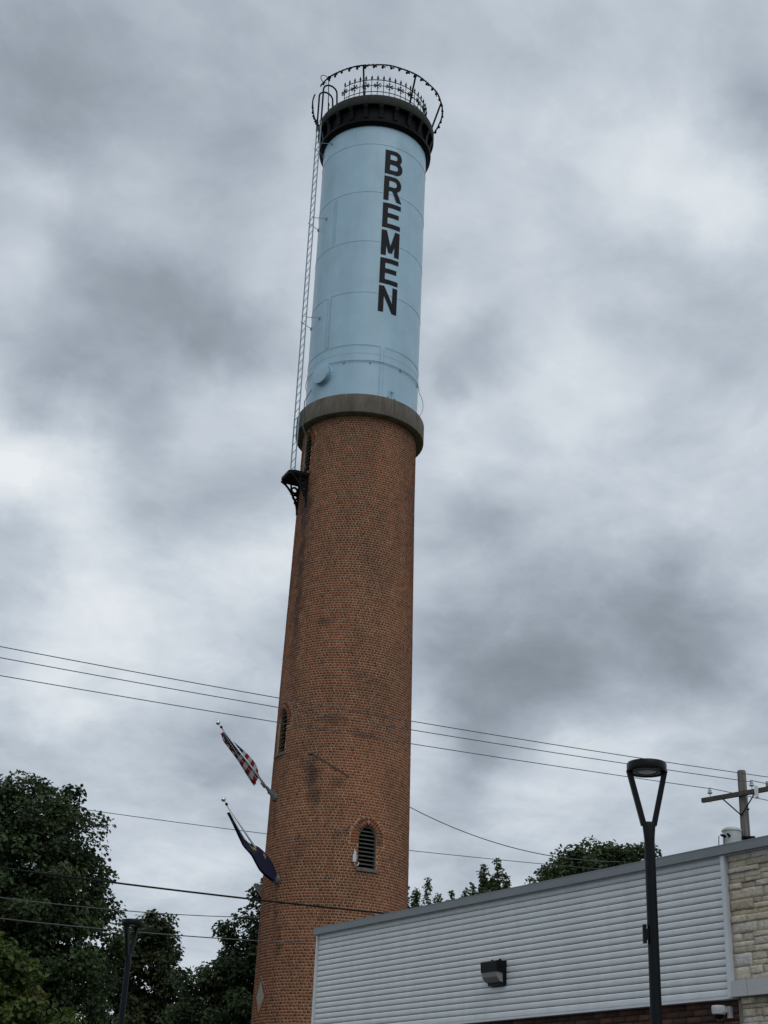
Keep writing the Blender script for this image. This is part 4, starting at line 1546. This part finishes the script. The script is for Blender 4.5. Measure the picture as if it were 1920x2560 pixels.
MB().bar(cx0 - cd * .62 + cn * .10 + Vector((0, 0, .10)), cx0 - cd * .70 + cn * .22 + Vector((0, 0, -.26)), .10, .05, tuple(cn)).build('fuse_cutout', M_WHITE, cross)
MB().lathe([(.02, -.14), (.045, -.12), (.03, -.09), (.05, -.06), (.03, -.03), (.05, 0), (.03, .03), (.04, .06), (0, .07)], 12, cx0 - cd * .92 + Vector((0, 0, .15))).build('arrester', M_STEEL, cross, 40)
for z in (11.5, 9.8):
    MB().lathe([(.025, -.15), (.025, .17), (0, .17)], 8, (0, 0, z), Matrix.Rotation(R(40), 3, 'Z') @ Matrix.Rotation(R(90), 3, 'X')).build('bolt', M_BLACK, up_t)
# transformer can
tf = thing('transformer', 'pale grey transformer can hung on the wooden utility pole', 'transformer', (10.205, 39.93, 9.95))
MB().lathe([(0, 0), (.25, .0), (.265, .02), (.265, .86), (.285, .87), (.285, .90), (.27, .93), (.16, .985), (0, 1.0)], 36).build('tank', M_TRANS, tf, 35)
for a in (-150, -120):
    d = Vector((math.cos(R(a)), math.sin(R(a)), 0))
    MB().tube([d * .25 + Vector((0, 0, .70)), d * .42 + Vector((0, 0, .72))], [.04, .03], 10).build('bushing', M_BLACK, tf)
MB().tube([Vector((.20, .02, .72)), Vector((.62, -.12, .70))], [.05, .055], 10).build('hanger', M_BLACK, tf)
MB().tube([Vector((.22, .05, .2)), Vector((.42, .12, .2))], [.05, .05], 8).build('hanger', M_BLACK, tf)
for a in (-165, -135):
    d = Vector((math.cos(R(a)), math.sin(R(a)), 0))
    MB().tube([d * .41 + Vector((0, 0, .72)), d * .40 + Vector((-.03, 0, .4)), d * .36 + Vector((.02, 0, -.3))], .012, 6).build('lead', M_BLACK, tf)
MB().lathe([(.04, .9), (.05, .95), (.03, 1.0), (.05, 1.05), (.03, 1.1), (.045, 1.15), (0, 1.2)], 10, (.05, -.05, -.02)).build('top_bushing', M_BLACK, tf) if False else None


# ------------------------------------------------------------------ wires
def pol(az, el, d):
    return Vector((d * math.sin(R(az)), d * math.cos(R(az)), 1.6 + d * math.tan(R(el))))


def wire(pts, r, m_, name, label, cat, ext0=0.0, ext1=0.0, group=None, n=28):
    """smooth parabola-like run through a few points (plan stays straight)"""
    pts = [Vector(p) for p in pts]
    a, b = pts[0], pts[-1]
    d = Vector((b.x - a.x, b.y - a.y, 0))
    L = d.length
    d.normalize()
    ts = [(Vector((p.x - a.x, p.y - a.y, 0))).dot(d) / L for p in pts]
    deg = min(2, len(pts) - 1)
    co = np.polyfit(ts, [p.z for p in pts], deg)
    line = []
    for i in range(n + 1):
        t_ = -ext0 + (1 + ext0 + ext1) * i / n
        line.append(Vector((a.x, a.y, 0)) + d * (L * t_) + Vector((0, 0, float(np.polyval(co, t_)))))
    o = MB().tube(line, r, 6).build(name, m_)
    return tag(o, label, cat, group)


WR = [[(-15.616, 18.324, 32.3), (-4.099, 17.411, 34.1), (1.555, 16.785, 35.5), (13.096, 15.011, 39.9)],
      [(-15.544, 17.897, 32.9), (-4.072, 17.065, 34.6), (1.569, 16.406, 36.1), (13.081, 14.738, 40.2)],
      [(-15.433, 17.227, 33.8), (-4.08, 16.459, 35.4), (1.555, 15.855, 37.0), (13.058, 14.309, 41.0)]]
LB = ['topmost of the three power lines crossing in front of the tower', 'middle of the three power lines crossing in front of the tower', 'lowest of the three power lines crossing in front of the tower']
for k, w in enumerate(WR):
    e = ins_pos[2 - k]
    # plan line from the insulator to the left end
    a = pol(*w[0])
    pts = [a]
    for az, elv, _ in w[1:]:
        # point on the plan line at this bearing
        dx, dy = math.sin(R(az)), math.cos(R(az))
        ex, ey = e.x - a.x, e.y - a.y
        det = ex * (-dy) - ey * (-dx)
        t_ = (-a.x * (-dy) + a.y * (-dx)) / det
        q = Vector((a.x + ex * t_, a.y + ey * t_, 0))
        dd = math.hypot(q.x, q.y)
        pts.append(pol(az, elv, dd))
    pts.append(e)
    wire(pts, 0.0105, M_WIRE, 'power_line', LB[k], 'power line', .35, 0.0, 'power lines on the crossarm', 40)
    # continues beyond the pole
    d = (Vector((e.x - a.x, e.y - a.y, 0))).normalized()
    far = e + d * 30 + Vector((0, 0, -.4))
    MBp = [e, e + d * 10 + Vector((0, 0, -.35)), e + d * 20 + Vector((0, 0, -.5)), far]
    o = MB().tube(MBp, 0.0105, 6).build('power_line', M_WIRE)
    tag(o, ['power line running off to the right from the outermost insulator', 'power line running off to the right from the insulator beside the pole', 'power line running on to the right from the left crossarm insulator'][k], 'power line', 'power lines on the crossarm')

wire([pol(-10.596, 12.458, 47.5), pol(-4.202, 12.113, 48), pol(1.632, 11.762, 49), pol(6.626, 11.388, 50.5)], .011, M_WIRE, 'overhead_line', 'single grey line passing behind the tower between the flags', 'overhead line', .5, .5)
pts = [pol(az, elv, 44) for az, elv in ((-.4, 14.4), (1.576, 13.367), (2.602, 12.931), (4.619, 12.214), (7.165, 11.628), (10, 11.5))]
wire(pts, .013, M_WIRE, 'service_cable', 'sagging service cable dropping from behind the tower to the right', 'cable')
wire([pol(-14.28, 10.058, 30), pol(-9.768, 9.95, 29.6), pol(-3.406, 9.594, 29.5), pol(1.07, 9.313, 30)], .019, M_CABLE, 'telephone_cable', 'thick black cable crossing the tree and the lower brick tower', 'cable', .3, .3)
wire([pol(-14.113, 8.988, 30), pol(-10.03, 8.962, 33), pol(-5.199, 8.899, 42)], .011, M_WIRE, 'overhead_line', 'upper thin line crossing the trees below the thick black cable', 'overhead line', .2, .25)
wire([pol(-13.997, 8.24, 31), pol(-7.422, 8.176, 30.5), pol(-4.215, 8.123, 30.7), pol(-1.798, 8.067, 31)], .011, M_WIRE, 'overhead_line', 'lower thin line crossing the lamp and the foot of the tower', 'overhead line', .2, .15)


# ------------------------------------------------------------------ trees
def tree(name, label, base, env, n_tips, n_leaf, leaf, clump, pal, seed, trunk_r=.2, group=None, upright=0.0, trunk_top=.6, shell=.5):
    """env: list of (cx, cy, cz, rx, ry, rz) ellipsoids in world space that the crown fills"""
    rng = np.random.default_rng(seed)
    base = Vector(base)
    t = thing(name, label, 'tree', base, 0, group)
    vol = np.array([e[3] * e[4] * e[5] for e in env]) ** (.35 if upright else 1.0)
    tips = []
    tries = 0
    md = clump * .62
    while len(tips) < n_tips and tries < n_tips * 60:
        tries += 1
        e = env[rng.choice(len(env), p=vol / vol.sum())]
        d = rng.normal(size=3)
        d /= np.linalg.norm(d)
        r_ = 1 - (1 - rng.random() ** (1 / 3)) * (1 - shell) * 1.6
        r_ *= rng.uniform(.82, 1.06)
        p = np.array(e[:3]) + d * r_ * np.array(e[3:])
        if p[2] < .8:
            continue
        if tips and np.min(np.sum((np.array(tips) - p) ** 2, axis=1)) < md * md:
            continue
        tips.append(p)
    tips = np.array(tips)
    b0 = np.array(base)
    top = np.array(env[0][:3])
    ztop = tips[:, 2].max()
    # skeleton
    nodes, par, = [b0.copy()], [-1]
    nseg = 6
    for i in range(1, nseg + 1):
        f = i / nseg
        p = b0 + (np.array([top[0], top[1], b0[2] + (ztop - b0[2]) * trunk_top]) - b0) * f + np.array([rng.normal(0, .06), rng.normal(0, .06), 0]) * (i > 1)
        nodes.append(p)
        par.append(i - 1)
    order = np.argsort(np.linalg.norm(tips - np.array(nodes)[len(nodes) - 2], axis=1))
    for ti in order:
        p = tips[ti]
        A = np.array(nodes)
        dv = p - A
        dist = np.linalg.norm(dv, axis=1)
        cost = dist + np.clip(-dv[:, 2], 0, None) * 1.5 + (np.arange(len(A)) < 3) * 2.0
        j = int(np.argmin(cost))
        d = dist[j]
        prev = j
        k = max(1, int(d / .9))
        for q in range(1, k):
            f = q / k
            nodes.append(A[j] + dv[j] * f + np.array([0, 0, .16 * d * math.sin(f * math.pi) * .4]) + rng.normal(0, .05, 3))
            par.append(prev)
            prev = len(nodes) - 1
        nodes.append(p)
        par.append(prev)
    cnt = np.zeros(len(nodes))
    haschild = set(par)
    for i in range(len(nodes)):
        if i not in haschild:
            j = i
            while j != -1:
                cnt[j] += 1
                j = par[j]
    rad = trunk_r * (cnt / cnt.max()) ** .48
    rad = np.maximum(rad, .012)
    tr_, cr_ = MB(), MB()
    for i in range(1, len(nodes)):
        j = par[i]
        (tr_ if i <= nseg else cr_).tube([Vector(nodes[j]) - base, Vector(nodes[i]) - base], [min(rad[j], rad[i] * 1.7), rad[i]], 7 if i <= nseg else 5, False)
    trunk = tr_.build('trunk', M_BARK, t, True)
    cr_.build('limbs', M_BARK, trunk, True)
    # leaves
    n = n_leaf
    ci = rng.integers(0, len(tips), n)
    sc = clump * rng.uniform(.55, 1.15, len(tips))
    off = rng.normal(0, 1, (n, 3))
    off /= np.linalg.norm(off, axis=1)[:, None]
    off *= (rng.random(n) ** .45)[:, None] * sc[ci][:, None]
    off[:, 2] *= .75 + upright
    if upright:
        off[:, :2] *= (1 - upright * .5)
    P = tips[ci] + off - b0
    outw = off + (tips[ci] - np.array([top[0], top[1], top[2]])) * .12
    outw /= np.linalg.norm(outw, axis=1)[:, None] + 1e-6
    nrm = outw * .5 + np.array([0, 0, .6]) + rng.normal(0, .55, (n, 3))
    nrm /= np.linalg.norm(nrm, axis=1)[:, None]
    tip = np.cross(nrm, rng.normal(size=(n, 3)))
    tip += outw * .5 + np.array([0, 0, -.25 + upright])
    tip -= nrm * np.sum(tip * nrm, axis=1)[:, None]
    tip /= np.linalg.norm(tip, axis=1)[:, None] + 1e-6
    side = np.cross(nrm, tip)
    L = leaf * rng.uniform(.65, 1.25, n)
    Wd = L * rng.uniform(.62, .85, n)
    V = np.empty((n, 6, 3))
    fold = .18
    V[:, 0] = P
    V[:, 1] = P + tip * (L * .38)[:, None] + side * (Wd * .5)[:, None] + nrm * (Wd * fold)[:, None]
    V[:, 2] = P + tip * (L * .78)[:, None] + side * (Wd * .34)[:, None] + nrm * (Wd * fold * .5)[:, None]
    V[:, 3] = P + tip * L[:, None] - nrm * (L * .12)[:, None]
    V[:, 4] = P + tip * (L * .78)[:, None] - side * (Wd * .34)[:, None] + nrm * (Wd * fold * .5)[:, None]
    V[:, 5] = P + tip * (L * .38)[:, None] - side * (Wd * .5)[:, None] + nrm * (Wd * fold)[:, None]
    F = (np.array([(0, 1, 2, 3), (0, 3, 4, 5)])[None] + (np.arange(n) * 6)[:, None, None]).reshape(-1, 4)
    pal = np.array(pal)
    ctint = pal[rng.integers(0, len(pal), len(tips))] * rng.uniform(.75, 1.25, (len(tips), 1))
    C = ctint[ci] * rng.uniform(.75, 1.3, (n, 1))
    np_mesh('crown', V.reshape(-1, 3), F, M_LEAF, np.repeat(C, 2, axis=0), t)
    return t


DG = [(.048, .078, .032), (.058, .090, .035), (.040, .066, .032), (.064, .092, .037)]
MG = [(.052, .073, .033), (.065, .086, .038), (.070, .086, .038)]
YG = [(.075, .110, .022), (.088, .118, .024), (.066, .100, .022), (.098, .105, .022)]
tree('broadleaf_tree', 'largest dark green tree with dense round crown at the left edge', (-10.4, 38.2, 0),
     [(-10.2, 38, 6.7, 4.1, 3.2, 4.2), (-9.1, 37.4, 8.7, 2.3, 2.0, 2.2), (-8.2, 37.6, 5.4, 2.0, 1.8, 2.8)], 560, 112000, .12, .54, DG, 3, .34)
tree('broadleaf_tree', 'airy dark tree with sky gaps behind the far lamp post', (-7.5, 49.8, 0),
     [(-7.4, 49.8, 6.3, 1.6, 1.6, 3.0), (-7.1, 49.6, 8.2, 1.1, 1.1, 1.1), (-6.4, 49.6, 6.0, 1.1, 1.1, 1.8)], 170, 24000, .14, .44, MG, 8, .2, shell=.2)
tree('broadleaf_tree', 'dark tree rising close behind the left side of the brick tower', (-3.0, 46.6, 0),
     [(-3.0, 46.4, 5.6, 2.3, 1.8, 3.6), (-2.9, 46.2, 8.3, 1.1, 1.1, 2.0), (-4.7, 46.0, 4.6, 1.4, 1.3, 2.9)], 290, 76000, .13, .50, DG, 12, .24)
tree('young_maple', 'young yellow green maple in the lower left corner', (-5.1, 18.5, 0),
     [(-4.85, 18.5, 2.5, 1.1, .9, 1.3), (-4.62, 18.5, 3.5, .50, .5, 1.0), (-4.12, 18.4, 2.75, .62, .6, .8)], 170, 26000, .080, .26, YG, 17, .07)
tree('shrubby_tree', 'pale green spiky tree top showing right of the brick tower', (2.2, 58, 0),
     [(2.2, 58, 10.3, 1.1, 1.0, 1.2), (2.45, 58, 11.5, .10, .10, 1.0), (2.0, 58, 11.3, .12, .12, .9), (1.55, 58, 11.4, .12, .12, .8), (2.85, 58, 11.1, .12, .12, .8), (3.35, 58, 11.3, .10, .10, .8), (3.6, 58, 11.2, .10, .10, .6), (3.1, 58, 10.7, .3, .3, .5)], 300, 10500, .125, .21, [(.11, .15, .075), (.13, .165, .085)], 21, .13, None, .35, .75, .2)
tree('shrubby_tree', 'small upright tree top between the tower and the round dark tree', (4.6, 55, 0),
     [(4.7, 55, 10.8, .85, .7, 1.0), (4.95, 55, 12.0, .09, .09, 1.0), (4.42, 55, 11.7, .12, .12, .9), (5.25, 55, 11.5, .12, .12, .8), (4.05, 55, 11.3, .10, .10, .6), (3.75, 55, 11.2, .09, .09, .4), (4.75, 55, 11.5, .35, .3, .6)], 280, 8500, .125, .20, [(.085, .12, .062), (.10, .135, .07)], 27, .12, None, .35, .8, .2)
tree('broadleaf_tree', 'round dark tree crown above the building roof left of the lamp', (9.2, 58, 0),
     [(9.2, 58, 10.9, 2.9, 2.4, 2.9), (8.6, 57.6, 12.4, 1.6, 1.5, 1.6), (10.4, 57.6, 12.75, 1.7, 1.5, 1.6), (7.3, 57.8, 11.2, 1.3, 1.2, 1.6)], 330, 60000, .16, .60, DG, 31, .3)
tree('broadleaf_tree', 'distant tree top just showing over the roof right of the lamp', (14.4, 69, 0),
     [(14.2, 69, 12.9, 2.6, 2.2, 2.7), (15.6, 69, 13.6, 1.0, 1.0, 2.4)], 110, 9000, .2, .6, DG, 37, .25)
